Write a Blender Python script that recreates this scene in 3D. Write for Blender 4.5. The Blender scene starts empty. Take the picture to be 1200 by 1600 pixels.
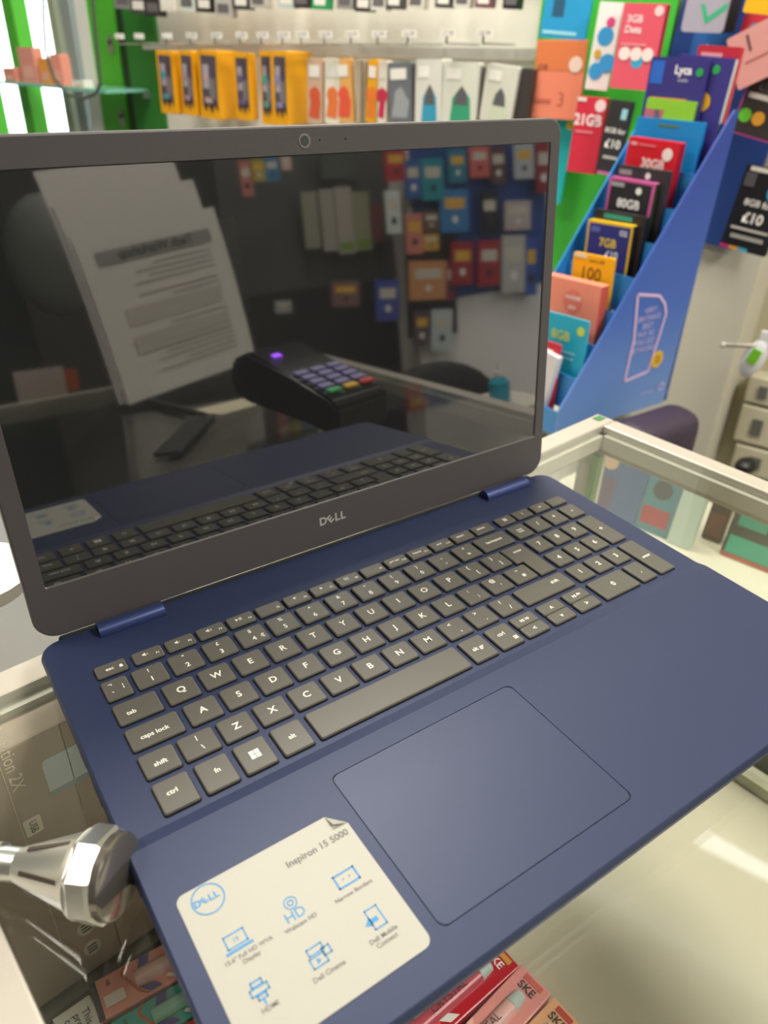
import bpy, bmesh, math, random
from mathutils import Vector, Matrix
random.seed(4)
D = bpy.data; COL = bpy.context.scene.collection; SC = bpy.context.scene

# ------------------------------------------------------------------ camera
# world frame: x along the laptop's width, y towards its hinge, z up; laptop deck at z = 0, metres
FPX = 1185.6
CP = Vector((-0.07678506, -0.275942, 0.27459702))
RV = [Vector((0.82628784, -0.56247243, 0.02954951)), Vector((-0.27605522, -0.4501463, -0.84921247)), Vector((0.4909602, 0.69353664, -0.52722387))]
cam = D.cameras.new('camera'); camo = D.objects.new('camera', cam); COL.objects.link(camo)
cam.sensor_fit = 'VERTICAL'; cam.sensor_height = 36; cam.sensor_width = 27; cam.lens = FPX / 1600 * 36
mm = Matrix.Identity(4)
for i in range(3):
    mm[i][0] = RV[0][i]; mm[i][1] = -RV[1][i]; mm[i][2] = -RV[2][i]; mm[i][3] = CP[i]
camo.matrix_world = mm
cam.clip_start = 0.01
cam.dof.use_dof = True; cam.dof.focus_distance = 0.40; cam.dof.aperture_fstop = 9.0
SC.camera = camo
SC.view_settings.view_transform = 'Standard'; SC.view_settings.look = 'None'
SC.view_settings.exposure = 0.22; SC.view_settings.gamma = 1; SC.view_settings.use_curve_mapping = False

# ------------------------------------------------------------------ world: overcast daylight outside the shop window
w = D.worlds.new('world'); SC.world = w; w.use_nodes = True
w.node_tree.nodes['Background'].inputs[0].default_value = (0.93, 0.97, 1, 1)
w.node_tree.nodes['Background'].inputs[1].default_value = 4.0

# ------------------------------------------------------------------ lights: ceiling panels, the last three added as fill
CEIL = 1.60
PANELS = [((0.58, 0.95), 0.60, 0.60, 29), ((1.0, -1.0), 0.6, 0.6, 38), ((-1.0, 0.8), 0.6, 0.6, 18), ((-0.5, -1.3), .6, .6, 6)]  # first follows the palm-rest sheen; other three unseen, added to brighten the room
def area(name, loc, sx, sy, power, col=(1, 0.95, 0.86)):
    l = D.lights.new(name, 'AREA'); l.shape = 'RECTANGLE'; l.size = sx; l.size_y = sy; l.energy = power; l.color = col
    o = D.objects.new(name, l); o.location = loc; COL.objects.link(o); return o
for (xy, sx, sy, pw) in PANELS:
    area('ceiling_panel_light', (xy[0], xy[1], CEIL - 0.03), sx, sy, pw)

# ------------------------------------------------------------------ pixel <-> place helpers (planning the real positions)
def ray(q): return RV[0] * ((q[0] - 600) / FPX) + RV[1] * ((q[1] - 800) / FPX) + RV[2]
def hit(o, d, P, n): return o + d * ((Vector(P) - o).dot(Vector(n)) / d.dot(Vector(n)))
def pl(q, P, n): return hit(CP, ray(q), P, n)
def pz(q, z): return pl(q, (0, 0, z), (0, 0, 1))
LA = 1.4552; LP = Vector((-0.0405, 0.0746, 0.0298)); LV = Vector((0, math.cos(LA), math.sin(LA))); LN = Vector((0, -math.sin(LA), math.cos(LA)))
def mray(q):
    P = pl(q, LP, LN); d = ray(q); return P, d - 2 * d.dot(LN) * LN
def mpl(q, P, n):
    o, d = mray(q); return hit(o, d, P, n)

# ------------------------------------------------------------------ materials
def s2l(c): return c / 12.92 if c <= 0.04045 else ((c + 0.055) / 1.055) ** 2.4
def rgb(h): 
    if isinstance(h, str): h = [int(h[i:i + 2], 16) / 255 for i in (0, 2, 4)]
    return tuple(s2l(c) for c in h) + (1,)
MC = {}
def mat(h, rough=0.5, metal=0.0, spec=0.5, noise=0.0, nscale=40, bump=0.0, coat=0.0, ior=None, emit=0.0):
    key = (h, rough, metal, spec, noise, nscale, bump, coat, ior, emit)
    if key in MC: return MC[key]
    m = D.materials.new('paint_' + str(h)); m.use_nodes = True; nt = m.node_tree; b = nt.nodes['Principled BSDF']
    c = rgb(h); b.inputs['Base Color'].default_value = c; b.inputs['Roughness'].default_value = rough; b.inputs['Metallic'].default_value = metal
    b.inputs['Specular IOR Level'].default_value = spec; b.inputs['Coat Weight'].default_value = coat; b.inputs['Coat Roughness'].default_value = 0.08
    if ior: b.inputs['IOR'].default_value = ior
    if emit: b.inputs['Emission Color'].default_value = c; b.inputs['Emission Strength'].default_value = emit
    if noise or bump:
        tc = nt.nodes.new('ShaderNodeTexCoord'); n = nt.nodes.new('ShaderNodeTexNoise'); n.inputs['Scale'].default_value = nscale; n.inputs['Detail'].default_value = 4
        nt.links.new(tc.outputs['Object'], n.inputs['Vector'])
        if noise:
            mx = nt.nodes.new('ShaderNodeMix'); mx.data_type = 'RGBA'
            mx.inputs[6].default_value = tuple(x * (1 - noise) for x in c[:3]) + (1,); mx.inputs[7].default_value = tuple(min(1, x * (1 + noise)) for x in c[:3]) + (1,)
            nt.links.new(n.outputs['Fac'], mx.inputs[0]); nt.links.new(mx.outputs[2], b.inputs['Base Color'])
        if bump:
            bp = nt.nodes.new('ShaderNodeBump'); bp.inputs['Strength'].default_value = bump; bp.inputs['Distance'].default_value = 0.001
            nt.links.new(n.outputs['Fac'], bp.inputs['Height']); nt.links.new(bp.outputs['Normal'], b.inputs['Normal'])
    MC[key] = m; return m
def glass(name, tint, ior=1.5, rough=0.0, boost=1.0):
    m = D.materials.new(name); m.use_nodes = True; nt = m.node_tree; nt.nodes.remove(nt.nodes['Principled BSDF'])
    t = nt.nodes.new('ShaderNodeBsdfTransparent'); t.inputs[0].default_value = tint + (1,)
    g = nt.nodes.new('ShaderNodeBsdfGlossy'); g.inputs['Roughness'].default_value = rough
    f = nt.nodes.new('ShaderNodeFresnel'); x = nt.nodes.new('ShaderNodeMixShader')
    ge = nt.nodes.new('ShaderNodeNewGeometry'); mr = nt.nodes.new('ShaderNodeMapRange')     # same reflectance on both faces of the pane
    mr.inputs[3].default_value = ior; mr.inputs[4].default_value = 1 / ior; nt.links.new(ge.outputs['Backfacing'], mr.inputs[0]); nt.links.new(mr.outputs[0], f.inputs[0])
    nt.links.new(f.outputs[0], x.inputs[0]); nt.links.new(t.outputs[0], x.inputs[1]); nt.links.new(g.outputs[0], x.inputs[2])
    nt.links.new(x.outputs[0], nt.nodes['Material Output'].inputs[0]); return m
GLASS = glass('counter_glass', (0.975, 0.99, 0.98))
GEDGE = mat('5f9a80', 0.15)
CLEAR = glass('clear_plastic', (0.97, 0.98, 0.98), 1.35)

# ------------------------------------------------------------------ mesh helpers
class MB:
    def __init__(s): s.b = bmesh.new()
    def box(s, a, b, M=None, bev=0, seg=2):
        a = Vector(a); b = Vector(b); c = (a + b) / 2; d = b - a
        r = bmesh.ops.create_cube(s.b, size=1, matrix=(M or Matrix()) @ Matrix.Translation(c) @ Matrix.Diagonal((abs(d.x), abs(d.y), abs(d.z), 1)))
        if bev:
            es = list({e for v in r['verts'] for e in v.link_edges}); bmesh.ops.bevel(s.b, geom=es, offset=bev, segments=seg, affect='EDGES', profile=0.5)
        return s
    def beam(s, a, b, wd, ht, up=(0, 0, 1), bev=0):     # bar from a to b
        a = Vector(a); b = Vector(b); x = (b - a); L = x.length; x.normalize(); y = Vector(up).cross(x).normalized(); z = x.cross(y)
        M = Matrix.Translation(a) @ Matrix((x, y, z)).transposed().to_4x4()
        return s.box((0, -wd / 2, -ht / 2), (L, wd / 2, ht / 2), M, bev)
    def cyl(s, a, b, r1, r2=None, seg=20, cap=True):
        a = Vector(a); b = Vector(b); z = (b - a); L = z.length; q = z.to_track_quat('Z', 'Y').to_matrix().to_4x4()
        bmesh.ops.create_cone(s.b, cap_ends=cap, segments=seg, radius1=r1, radius2=r1 if r2 is None else r2, depth=L, matrix=Matrix.Translation((a + b) / 2) @ q); return s
    def tube(s, pts, r, seg=8):
        for a, b in zip(pts, pts[1:]): s.cyl(a, b, r, seg=seg)
        for p_ in pts[1:-1]: s.ball(p_, r, 8)
        return s
    def ball(s, c, r, seg=16, sc=(1, 1, 1), M=None):
        bmesh.ops.create_uvsphere(s.b, u_segments=seg, v_segments=max(6, seg // 2), radius=r, matrix=(M or Matrix()) @ Matrix.Translation(Vector(c)) @ Matrix.Diagonal(tuple(sc) + (1,))); return s
    def lathe(s, prof, M=None, seg=28):
        rings = []
        M = M or Matrix()
        for (r, z) in prof: rings.append([s.b.verts.new(M @ Vector((r * math.cos(2 * math.pi * i / seg), r * math.sin(2 * math.pi * i / seg), z))) for i in range(seg)])
        for A, B in zip(rings, rings[1:]):
            for i in range(seg): s.b.faces.new((A[i], A[(i + 1) % seg], B[(i + 1) % seg], B[i]))
        s.b.faces.new(rings[0][::-1]); s.b.faces.new(rings[-1]); return s
    def prism(s, pts, z0, z1, M=None, bev=0):           # outline in xy, extruded along z
        M = M or Matrix(); A = [s.b.verts.new(M @ Vector((x, y, z0))) for x, y in pts]; B = [s.b.verts.new(M @ Vector((x, y, z1))) for x, y in pts]
        f0 = s.b.faces.new(A[::-1]); f1 = s.b.faces.new(B); n = len(pts)
        for i in range(n): s.b.faces.new((A[i], A[(i + 1) % n], B[(i + 1) % n], B[i]))
        if bev: bmesh.ops.bevel(s.b, geom=list(f1.edges), offset=bev, segments=2, affect='EDGES')
        return s
    def mesh(s, me, M=None):
        n = len(s.b.verts); s.b.from_mesh(me); s.b.verts.ensure_lookup_table()
        if M: bmesh.ops.transform(s.b, matrix=M, verts=s.b.verts[n:])
        return s
    def build(s, name, m, parent=None, smooth=False, label=None, M=None):
        bmesh.ops.recalc_face_normals(s.b, faces=s.b.faces)
        me = D.meshes.new(name); s.b.to_mesh(me); s.b.free(); me.materials.append(m)
        o = D.objects.new(name, me); COL.objects.link(o)
        if smooth:
            for p_ in me.polygons: p_.use_smooth = True
            md = o.modifiers.new('edges', 'EDGE_SPLIT'); md.split_angle = math.radians(38)
        if parent: o.parent = parent
        if M: o.matrix_world = M
        if label: o['label'] = label
        return o
def rrect(x0, y0, x1, y1, r, n=5):
    P = []
    rr = r if isinstance(r, (tuple, list)) else (r,) * 4     # BL, BR, TR, TL
    for (cx, cy, a, q) in ((x0 + rr[0], y0 + rr[0], 180, rr[0]), (x1 - rr[1], y0 + rr[1], 270, rr[1]), (x1 - rr[2], y1 - rr[2], 0, rr[2]), (x0 + rr[3], y1 - rr[3], 90, rr[3])):
        if q == 0: P.append((cx, cy)); continue
        for i in range(n + 1):
            t = math.radians(a + 90 * i / n); P.append((cx + q * math.cos(t), cy + q * math.sin(t)))
    return P
def tag(o, label, cat, group=None):
    o['label'] = label; o['category'] = cat
    if group: o['group'] = group
    return o
def thing(name, label, cat, M=None, group=None):
    o = D.objects.new(name, None); COL.objects.link(o); o.empty_display_size = 0.02
    if M: o.matrix_world = M
    return tag(o, label, cat, group)
def struct(o): o['kind'] = 'structure'; return o
TC = {}
def text(body, size, ax='CENTER', ay='CENTER', bold=0.0):
    k = (body, size, ax, ay, bold)
    if k in TC: return TC[k]
    c = D.curves.new('t', 'FONT'); c.body = body; c.size = size; c.align_x = ax; c.align_y = ay; c.offset = bold * size; c.resolution_u = 3; c.space_line = 0.85
    o = D.objects.new('t', c); COL.objects.link(o); bpy.context.view_layer.update()
    me = D.meshes.new_from_object(o.evaluated_get(bpy.context.evaluated_depsgraph_get())); D.objects.remove(o); TC[k] = me; return me
def frame(o, x, z):     # x = width dir, z = up dir; y points away from the viewer
    x = Vector(x).normalized(); z = Vector(z); z = (z - x * z.dot(x)).normalized(); y = z.cross(x)
    return Matrix.Translation(Vector(o)) @ Matrix((x, y, z)).transposed().to_4x4()
ROT = Matrix.Rotation(math.pi / 2, 4, 'X')
def prints(parent, wd, h, items, off=-0.0004, th=0.0):
    """flat printed marks on a front face (local xz plane, facing -y); x and z as fractions of the face"""
    for n, it in enumerate(items):
        k = it[0]; y = off - 0.00025 * (n % 5)
        if k == 't':
            _, s, x, z, sz, col = it[:6]; me = text(s, sz * h, bold=it[6] if len(it) > 6 else 0.012)
            sx = 1.0
            wtxt = max([v.co.x for v in me.vertices] or [0]) - min([v.co.x for v in me.vertices] or [0])
            if wtxt > wd * 0.94: sx = wd * 0.94 / wtxt
            rot = Matrix.Rotation(math.radians(it[7]), 4, 'Y') if len(it) > 7 else Matrix()
            MB().mesh(me, Matrix.Translation((wd * (x - 0.5), y, h * z)) @ rot @ Matrix.Diagonal((sx, 1, 1, 1)) @ ROT).build('lettering', mat(col, 0.6), parent)
        elif k == 'r':
            _, x0, z0, x1, z1, col = it; MB().box((wd * (x0 - .5), y, h * z0), (wd * (x1 - .5), y + 0.0002, h * z1)).build('printed_panel', mat(col, 0.45), parent)
        elif k == 'c':
            _, x, z, r, col = it; MB().cyl((wd * (x - .5), y, h * z), (wd * (x - .5), y + 0.0002, h * z), r * h, seg=24).build('badge', mat(col, 0.45), parent)
        elif k == 'p':
            _, pts, col = it; MB().prism([(wd * (a - .5), h * b) for a, b in pts], -y, -y - 0.0002, ROT).build('printed_panel', mat(col, 0.45), parent)
def card(name, label, cat, M, wd, h, th, col, items=(), group=None, r=0.003, rough=0.4, sidecol=None, clear=False):
    t = thing(name, label, cat, M, group)
    MB().prism(rrect(-wd / 2, 0, wd / 2, h, r, 3), 0, -th, ROT).build('card', mat(col, rough), t)
    if sidecol: MB().box((-wd / 2 - 0.0002, 0.0006, 0.001), (wd / 2 + 0.0002, th, h - 0.001)).build('carton_side', mat(sidecol, 0.5), t)
    prints(t, wd, h, items)
    return t
def quadframe(TL, TR, BL):
    x = TR - TL; wd = x.length; z = TL - BL; xn = x.normalized(); hz = (z - xn * z.dot(xn)); h = hz.length
    c = TL + x / 2 - hz; return frame(c, xn, hz), wd, h
UP = Vector((0, 0, 1))

# ------------------------------------------------------------------ room shell
WE = Vector((math.cos(math.radians(112)), math.sin(math.radians(112)), 0)); WN = Vector((-WE.y, WE.x, 0))   # WN points at the camera side
if WN.dot(CP - Vector((.85, 1.78, 0))) < 0: WN = -WN
WP = Vector((.85, 1.80, 0))
def wp(k, n=0, z=0): return WP + WE * k + WN * n + UP * z
FLOOR = -0.97
_a = WP + WE * 2.75; _b = WP - WE * 2.6
struct(MB().prism([(-3, -3.2), (3.2, -3.2), (3.2, _b.y), (_b.x, _b.y), (_a.x, _a.y), (-3, _a.y)], FLOOR - .05, FLOOR).build('floor', mat('8d8a84', 0.4, noise=.1, nscale=3)))
struct(MB().prism([(-3, -3.2), (3.2, -3.2), (3.2, _b.y), (_b.x, _b.y), (_a.x, _a.y), (-3, _a.y)], CEIL, CEIL + .05).build('ceiling', mat('e4e2da', 0.8)))
struct(MB().box((-3.05, -3.2, FLOOR), (-3, 4.4, CEIL)).build('wall_left', mat('8a8a84', 0.8)))
struct(MB().box((-3, -2.65, FLOOR), (3.2, -2.60, CEIL)).build('wall_front', mat('45433f', 0.8)))
WALLC = mat('eeebdf', 0.75, noise=.04, nscale=6)
def wallbox(k0, k1, z0, z1, n0=-0.05, n1=0, name='wall_back', m=WALLC):
    M = Matrix.Translation(WP) @ Matrix((WE, WN, UP)).transposed().to_4x4()
    return struct(MB().box((k0, n0, z0), (k1, n1, z1), M).build(name, m))
KQ = (pl((246, 100), WP, WN) - WP).dot(WE)
KP = (pl((1082, 100), WP, WN) - WP).dot(WE)
wallbox(KP, KQ, FLOOR, CEIL)
wallbox(KQ + .0005, 2.7, FLOOR, -0.55); wallbox(KQ + .0005, 2.7, 1.2, CEIL, name='wall_back_lintel')

struct(MB().box((-6, -2, FLOOR - .12), (8, 10, FLOOR - .07)).build('pavement', mat('cfd0cc', .8, noise=.05, nscale=2)))
struct(MB().box((-3.0, 4.30, FLOOR), (0.0, 4.36, CEIL)).build('wall_left_end', mat('c8c8c0', .8)))
# ceiling light things; all but the first are added
for i, (xy, sx, sy, pw) in enumerate(PANELS):
    t = thing('ceiling_light', ['square ceiling light panel above the card displays', 'unseen square light panel added to brighten the rear partition', 'unseen square light panel added towards the left wall', 'unseen square light panel added in the dark rear corner'][i], 'ceiling light', Matrix.Translation((xy[0], xy[1], CEIL)))
    MB().box((-sx / 2 - .02, -sy / 2 - .02, -.02), (sx / 2 + .02, sy / 2 + .02, 0)).build('frame', mat('e8e8e4', .5), t)
    MB().box((-sx / 2, -sy / 2, -.026), (sx / 2, sy / 2, -.02)).build('diffuser', mat('fff4e0', .6, emit=3.0), t)

# ================================================================== LAPTOP
BLUE = mat('222d4e', 0.50, metal=0.15, spec=0.5, bump=0.03, nscale=2500)
lap = thing('laptop', 'open dark blue laptop with grey keys and glossy black screen on the glass counter', 'laptop', Matrix.Translation((0.1325, -0.0535, -0.0195)))
LO = Vector((0.1325, -0.0535, -0.0195)); LM = Matrix.Translation(-LO)
DX0, DX1, DY0, DY1 = -0.0503, 0.3160, -0.1795, 0.0705
TPX0, TPX1, TPY0, TPY1 = 0.0350, 0.1395, -0.1642, -0.0848
RAMP0, RAMP1 = -0.0735, -0.0675; TRAY = -0.0014
b = bmesh.new()
def loop(pts, z):
    vs = [b.verts.new((x, y, z)) for x, y in pts]; es = [b.edges.new((vs[i], vs[(i + 1) % len(vs)])) for i in range(len(vs))]; return vs, es
outer = rrect(DX0, DY0, DX1, DY1, (0.009, 0.009, 0.010, 0.010), 8)
v1, e1 = loop(outer, 0); v2, e2 = loop(rrect(TPX0 - .0004, TPY0 - .0004, TPX1 + .0004, TPY1 + .0004, .0035, 6), 0)
bmesh.ops.triangle_fill(b, use_beauty=True, use_dissolve=False, edges=e1 + e2)
for y in (RAMP0, RAMP1): bmesh.ops.bisect_plane(b, geom=b.verts[:] + b.edges[:] + b.faces[:], plane_co=(0, y, 0), plane_no=(0, 1, 0))
be = [e for e in b.edges if e.is_boundary]
inner = [e for e in be if all(TPX0 - .002 < v.co.x < TPX1 + .002 and TPY0 - .002 < v.co.y < TPY1 + .002 for v in e.verts)]
oute = [e for e in be if e not in inner]
for v in b.verts:
    if v.co.y > RAMP1 - 1e-5: v.co.z = TRAY
r = bmesh.ops.extrude_edge_only(b, edges=inner)
for v in [g for g in r['geom'] if isinstance(g, bmesh.types.BMVert)]: v.co.z = -0.0012
C0 = Vector(((DX0 + DX1) / 2, (DY0 + DY1) / 2, 0))
for (dz, sc) in ((-0.0006, 0.0006), (-0.0030, 0.0009), (-0.0045, -0.0004)):
    r = bmesh.ops.extrude_edge_only(b, edges=oute); nv = [g for g in r['geom'] if isinstance(g, bmesh.types.BMVert)]
    base = {}
    for v in nv:
        d = Vector((v.co.x - C0.x, v.co.y - C0.y, 0)); v.co.x += sc * (1 if d.x > 0 else -1); v.co.y += sc * (1 if d.y > 0 else -1); v.co.z += dz if dz > -0.004 else -0.0035
    oute = [g for g in r['geom'] if isinstance(g, bmesh.types.BMEdge)]
mb = MB(); mb.b.free(); mb.b = b
bmesh.ops.transform(b, matrix=LM, verts=b.verts)
mb.build('deck', BLUE, lap)
MB().prism(rrect(DX0 + .003, DY0 + .004, DX1 - .003, DY1 - .002, .01), -0.0185, -0.005, LM, ).build('bottom_case', mat('1c2140', .45, metal=.2), lap)
mb = MB()
for x in (DX0 + .03, DX1 - .03): 
    for y in (DY0 + .02, DY1 - .02): mb.cyl(LM @ Vector((x, y, -.0197)), LM @ Vector((x, y, -.0183)), .006)
mb.build('rubber_feet', mat('151515', .8), lap)
# tray under the touch pad groove
MB().box((TPX0 - .002, TPY0 - .002, -0.0016), (TPX1 + .002, TPY1 + .002, -0.0012), LM).build('touchpad_groove', mat('0b0d18', .6), lap)
MB().prism(rrect(TPX0, TPY0, TPX1, TPY1, .0032, 6), -0.0011, 0.0000, LM, bev=.0003).build('touchpad', mat('25304f', 0.46, metal=.15, spec=.5, bump=.02, nscale=2500), lap, label='smooth blue touchpad')
# ports on the left flank
for (y0, y1, z0, z1) in ((-0.012, -0.004, -.011, -.006), (-0.035, -0.022, -.013, -.007), (-.058, -.044, -.013, -.007), (-.085, -.078, -.012, -.008)):
    MB().box((DX0 - .0012, y0, z0), (DX0 + .004, y1, z1), LM).build('port', mat('0c0c10', .4), lap)

# ---- keys
KEYM = mat('55534c', 0.42, spec=0.45, bump=0.03, nscale=3000); KBLK = mat('0a0a0c', .6); LEG = mat('e2e0d6', 0.6)
KT = 0.0004
def keyshape(x0, y0, x1, y1, pts=None):
    m = MB(); o = pts or rrect(x0, y0, x1, y1, 0.0013, 3); n = len(o); cx = (x0 + x1) / 2; cy = (y0 + y1) / 2
    wx = x1 - x0; wy = y1 - y0
    def ins(d): return [(cx + (px - cx) * (1 - 2 * d / wx), cy + (py - cy) * (1 - 2 * d / wy)) for px, py in o]
    L = [(-0.0006, TRAY + .00005), (-0.0003, KT - 0.0008), (0.0001, KT - 0.0001), (0.0005, KT)]
    prev = None
    for d, z in L:
        P = ins(d) if not pts else [(px, py) for px, py in (ins(d))]
        vs = [m.b.verts.new(LM @ Vector((px, py, z))) for px, py in P]
        if prev:
            for i in range(n): m.b.faces.new((prev[i], prev[(i + 1) % n], vs[(i + 1) % n], vs[i]))
        prev = vs
    m.b.faces.new(prev); m.b.faces.ensure_lookup_table()
    for f in m.b.faces[:n]: f.material_index = 1  # black key edges, also painted in for the shadow between keys
    return m
LETN = [0]
def key(name, x0, y0, x1, y1, legs=(), pts=None, label=None):
    k = keyshape(x0, y0, x1, y1, pts).build(name, KEYM, lap, label=label); k.data.materials.append(KBLK)
    if legs:
        m = MB()
        for (s, fx, fy, sz) in legs:
            T = Matrix.Translation(LM @ Vector((x0 + (x1 - x0) * fx, y0 + (y1 - y0) * fy, KT + 0.00012)))
            if callable(s): s(m, T, sz)
            else: m.mesh(text(s, sz * 1.06, bold=0.022), T)
        m.build('legend', LEG, k)
    return k
# icons drawn as little outlines
def ic_speaker(n):
    def f(m, T, s):
        m.prism([(-.5 * s, -.2 * s), (-.25 * s, -.2 * s), (0.05 * s, -.45 * s), (0.05 * s, .45 * s), (-.25 * s, .2 * s), (-.5 * s, .2 * s)], 0, .00003, T)
        for i in range(n):
            R = (.25 + .2 * i) * s; m.prism([(R * math.cos(a) + .05 * s, R * math.sin(a)) for a in (-.7, 0, .7)] + [((R + .08 * s) * math.cos(a) + .05 * s, (R + .08 * s) * math.sin(a)) for a in (.7, 0, -.7)], 0, .00003, T)
        if n == 0: m.mesh(text('x', s * .7), T @ Matrix.Translation((.35 * s, 0, 0)))
    return f
def ic_box(m, T, s):
    for (a, b_, c, d) in ((-.5, -.4, .5, -.28), (-.5, .28, .5, .4), (-.5, -.4, -.38, .4), (.38, -.4, .5, .4), (-.2, -.1, .2, .1)): m.box((a * s, b_ * s, 0), (c * s, d * s, .00003), T)
def ic_sun(m, T, s):
    m.mesh(text('*', s * 1.6), T @ Matrix.Translation((0, -.3 * s, 0)))
    m.prism([(.2 * s * math.cos(i * .5236), .2 * s * math.sin(i * .5236)) for i in range(12)], 0, .00003, T)
def ic_win(m, T, s):
    for i in (0, 1):
        for j in (0, 1): m.box(((-.5 + .53 * i) * s, (-.5 + .53 * j) * s, 0), ((-.03 + .53 * i) * s, (-.03 + .53 * j) * s, .00003), T)
def ic_lock(m, T, s):
    m.box((-.4 * s, -.5 * s, 0), (.4 * s, .15 * s, .00003), T); m.box((-.25 * s, .15 * s, 0), (.25 * s, .5 * s, .00003), T)
def ic_play(m, T, s):
    m.prism([(-.6 * s, -.4 * s), (-.05 * s, 0), (-.6 * s, .4 * s)], 0, .00003, T)
    m.box((.1 * s, -.4 * s, 0), (.25 * s, .4 * s, .00003), T); m.box((.4 * s, -.4 * s, 0), (.55 * s, .4 * s, .00003), T)
def ic_calc(m, T, s):
    for i in range(3):
        for j in range(3): m.box(((-.5 + .36 * i) * s, (-.5 + .36 * j) * s, 0), ((-.22 + .36 * i) * s, (-.22 + .36 * j) * s, .00003), T)
PX_, PY_ = 0.0187, 0.01805; HW, HH = 0.0078, 0.0069
def std(name, cx, cy, legs): return key(name, cx - HW, cy - HH, cx + HW, cy + HH, legs)
F1, F2 = 0.0291, 0.0376       # function row
def fk(x, legs, name='function_key', wdt=0.0152): return key(name, x - wdt / 2, F1, x + wdt / 2, F2, legs)
S = 0.0030
ORD = ['first', 'second', 'third', 'fourth', 'fifth', 'sixth', 'seventh', 'eighth', 'ninth', 'tenth', 'eleventh', 'twelfth', 'thirteenth', 'fourteenth', 'fifteenth', 'sixteenth', 'seventeenth', 'eighteenth', 'nineteenth', 'twentieth', 'twenty-first']
fk(-0.0241, (('esc', .45, .45, S), (ic_lock, .82, .4, .0022)), 'escape_key')
fx = [-0.0050 + 0.01753 * i for i in range(14)]
fl = [(ic_speaker(0), 'F1'), (ic_speaker(1), 'F2'), (ic_speaker(2), 'F3'), (ic_play, 'F4'), (None, 'F5'), (ic_sun, 'F6'), (ic_sun, 'F7'), (ic_box, 'F8'), (None, 'F9'), ('prt scr', 'F10'), ('home', 'F11'), ('end', 'F12'), ('insert', None), ('delete', None)]
for x, (a, c) in zip(fx, fl):
    L = []
    if a: L.append((a, .42, .55, .0030 if callable(a) else .0025))
    if c: L.append((c, .82, .32, .0019))
    fk(x, L)
for x, a in ((0.2429, ic_calc), (.2588, '('), (.2755, 'lx')): fk(x, ((a, .5, .5, .0028),), wdt=.0138)
fk(.2914, (), 'power_key', .0138)
NY = PY_; nx = -0.0091
key('key', -.0320, NY - HH, -.0198, NY + HH, (('¬', .3, .75, .0032), ('`', .3, .25, .0042), ('¦', .75, .5, .0034)))
for i, (a, c) in enumerate(zip('1234567890-=', '!"£$%^&*()_+')):
    L = [(a, .5, .27, .0042), (c, .5, .74, .0034)]
    if a == '4': L.append(('€', .82, .27, .0036))
    std('key', nx + i * PX_, NY, L)
key('backspace_key', .2071, NY - HH, .2323, NY + HH, (('backspace', .5, .5, S),))
key('tab_key', -.0320, -HH, -.0113, HH, (('tab', .33, .4, .0034),))
for i, a in enumerate('QWERTYUIOP'): std('key', i * PX_, 0, ((a, .5, .5, .0052),))
for i, (a, c) in enumerate(('[{', ']}')): std('key', (10 + i) * PX_, 0, ((a, .6, .3, .0036), (c, .4, .75, .0036)))
# tall notched return key
ex0, ex1, ey0, ey1, xn, yn = 0.2169, 0.2323, -.0254, .0069, .2200, -.0093
key('enter_key', ex0 - .0003, ey0, ex1, ey1, (('enter', .5, .82, S),), pts=[(xn, ey0), (ex1, ey0), (ex1, ey1), (ex0 - .0015, ey1), (ex0 - .0015, yn), (xn, yn)])
AY = -PY_
key('caps_lock_key', -.0320, AY - HH, -.0076, AY + HH, (('caps lock', .48, .42, .0034),))
for i, a in enumerate('ASDFGHJKL'): std('key', .0038 + i * PX_, AY, ((a, .5, .5, .0052),))
for i, (a, c) in enumerate(((';', ':'), ("'", '@'))): std('key', .0038 + (9 + i) * PX_, AY, ((a, .6, .3, .0036), (c, .4, .75, .0036)))
key('key', .2015, AY - HH, .2180, AY + HH, (('#', .55, .35, .0040), ('~', .45, .75, .0036)))
ZY = -2 * PY_
key('shift_key', -.0320, ZY - HH, -.0164, ZY + HH, (('shift', .5, .42, .0034),))
key('key', -.0140, ZY - HH, .0024, ZY + HH, (('|', .5, .75, .0032), ('\\', .55, .28, .0036)))
for i, a in enumerate('ZXCVBNM'): std('key', .0132 - .0003 + i * PX_, ZY, ((a, .5, .5, .0052),))
for i, (a, c) in enumerate(((',', '<'), ('.', '>'), ('/', '?'))): std('key', .0129 + (7 + i) * PX_, ZY, ((a, .6, .3, .0040), (c, .4, .75, .0036)))
key('shift_key', .1927, ZY - HH, .2314, ZY + HH, (('shift', .75, .6, .0034),))
B0, B1 = -.0640, -.0470
for nm, a, c, L in (('control_key', -.0320, -.0166, ('ctrl', .42, .55, .0034)), ('function_lock_key', -.0130, .0018, ('fn', .55, .55, .0034)), ('windows_key', .0054, .0203, (ic_win, .5, .5, .0048)), ('alt_key', .0241, .0391, ('alt', .5, .5, .0034)), ('space_bar', .0428, .1330, None), ('alt_graph_key', .1366, .1513, ('alt gr', .5, .5, .0034))):
    key(nm, a, B0, c, B1, (L,) if L else ())
key('control_key', .1549, B0, .1700, B1, (('ctrl', .45, .6, .0034), (ic_calc, .82, .25, .0026)))
M_ = (B0 + B1) / 2
for a, c, up, dn in ((.1736, .1894, 'pg up', '<'), (.1942, .2104, '^', 'v'), (.2147, .2312, 'pg dn', '>')):
    key('arrow_key', a, M_ + .0004, c, B1, ((up, .5, .5 if up != '^' else .3, .0028 if up != '^' else .005),)); key('arrow_key', a, B0, c, M_ - .0004, ((dn, .5, .5, .0042),))
NX, NP = .2429, .0162; NW = .0066
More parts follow.
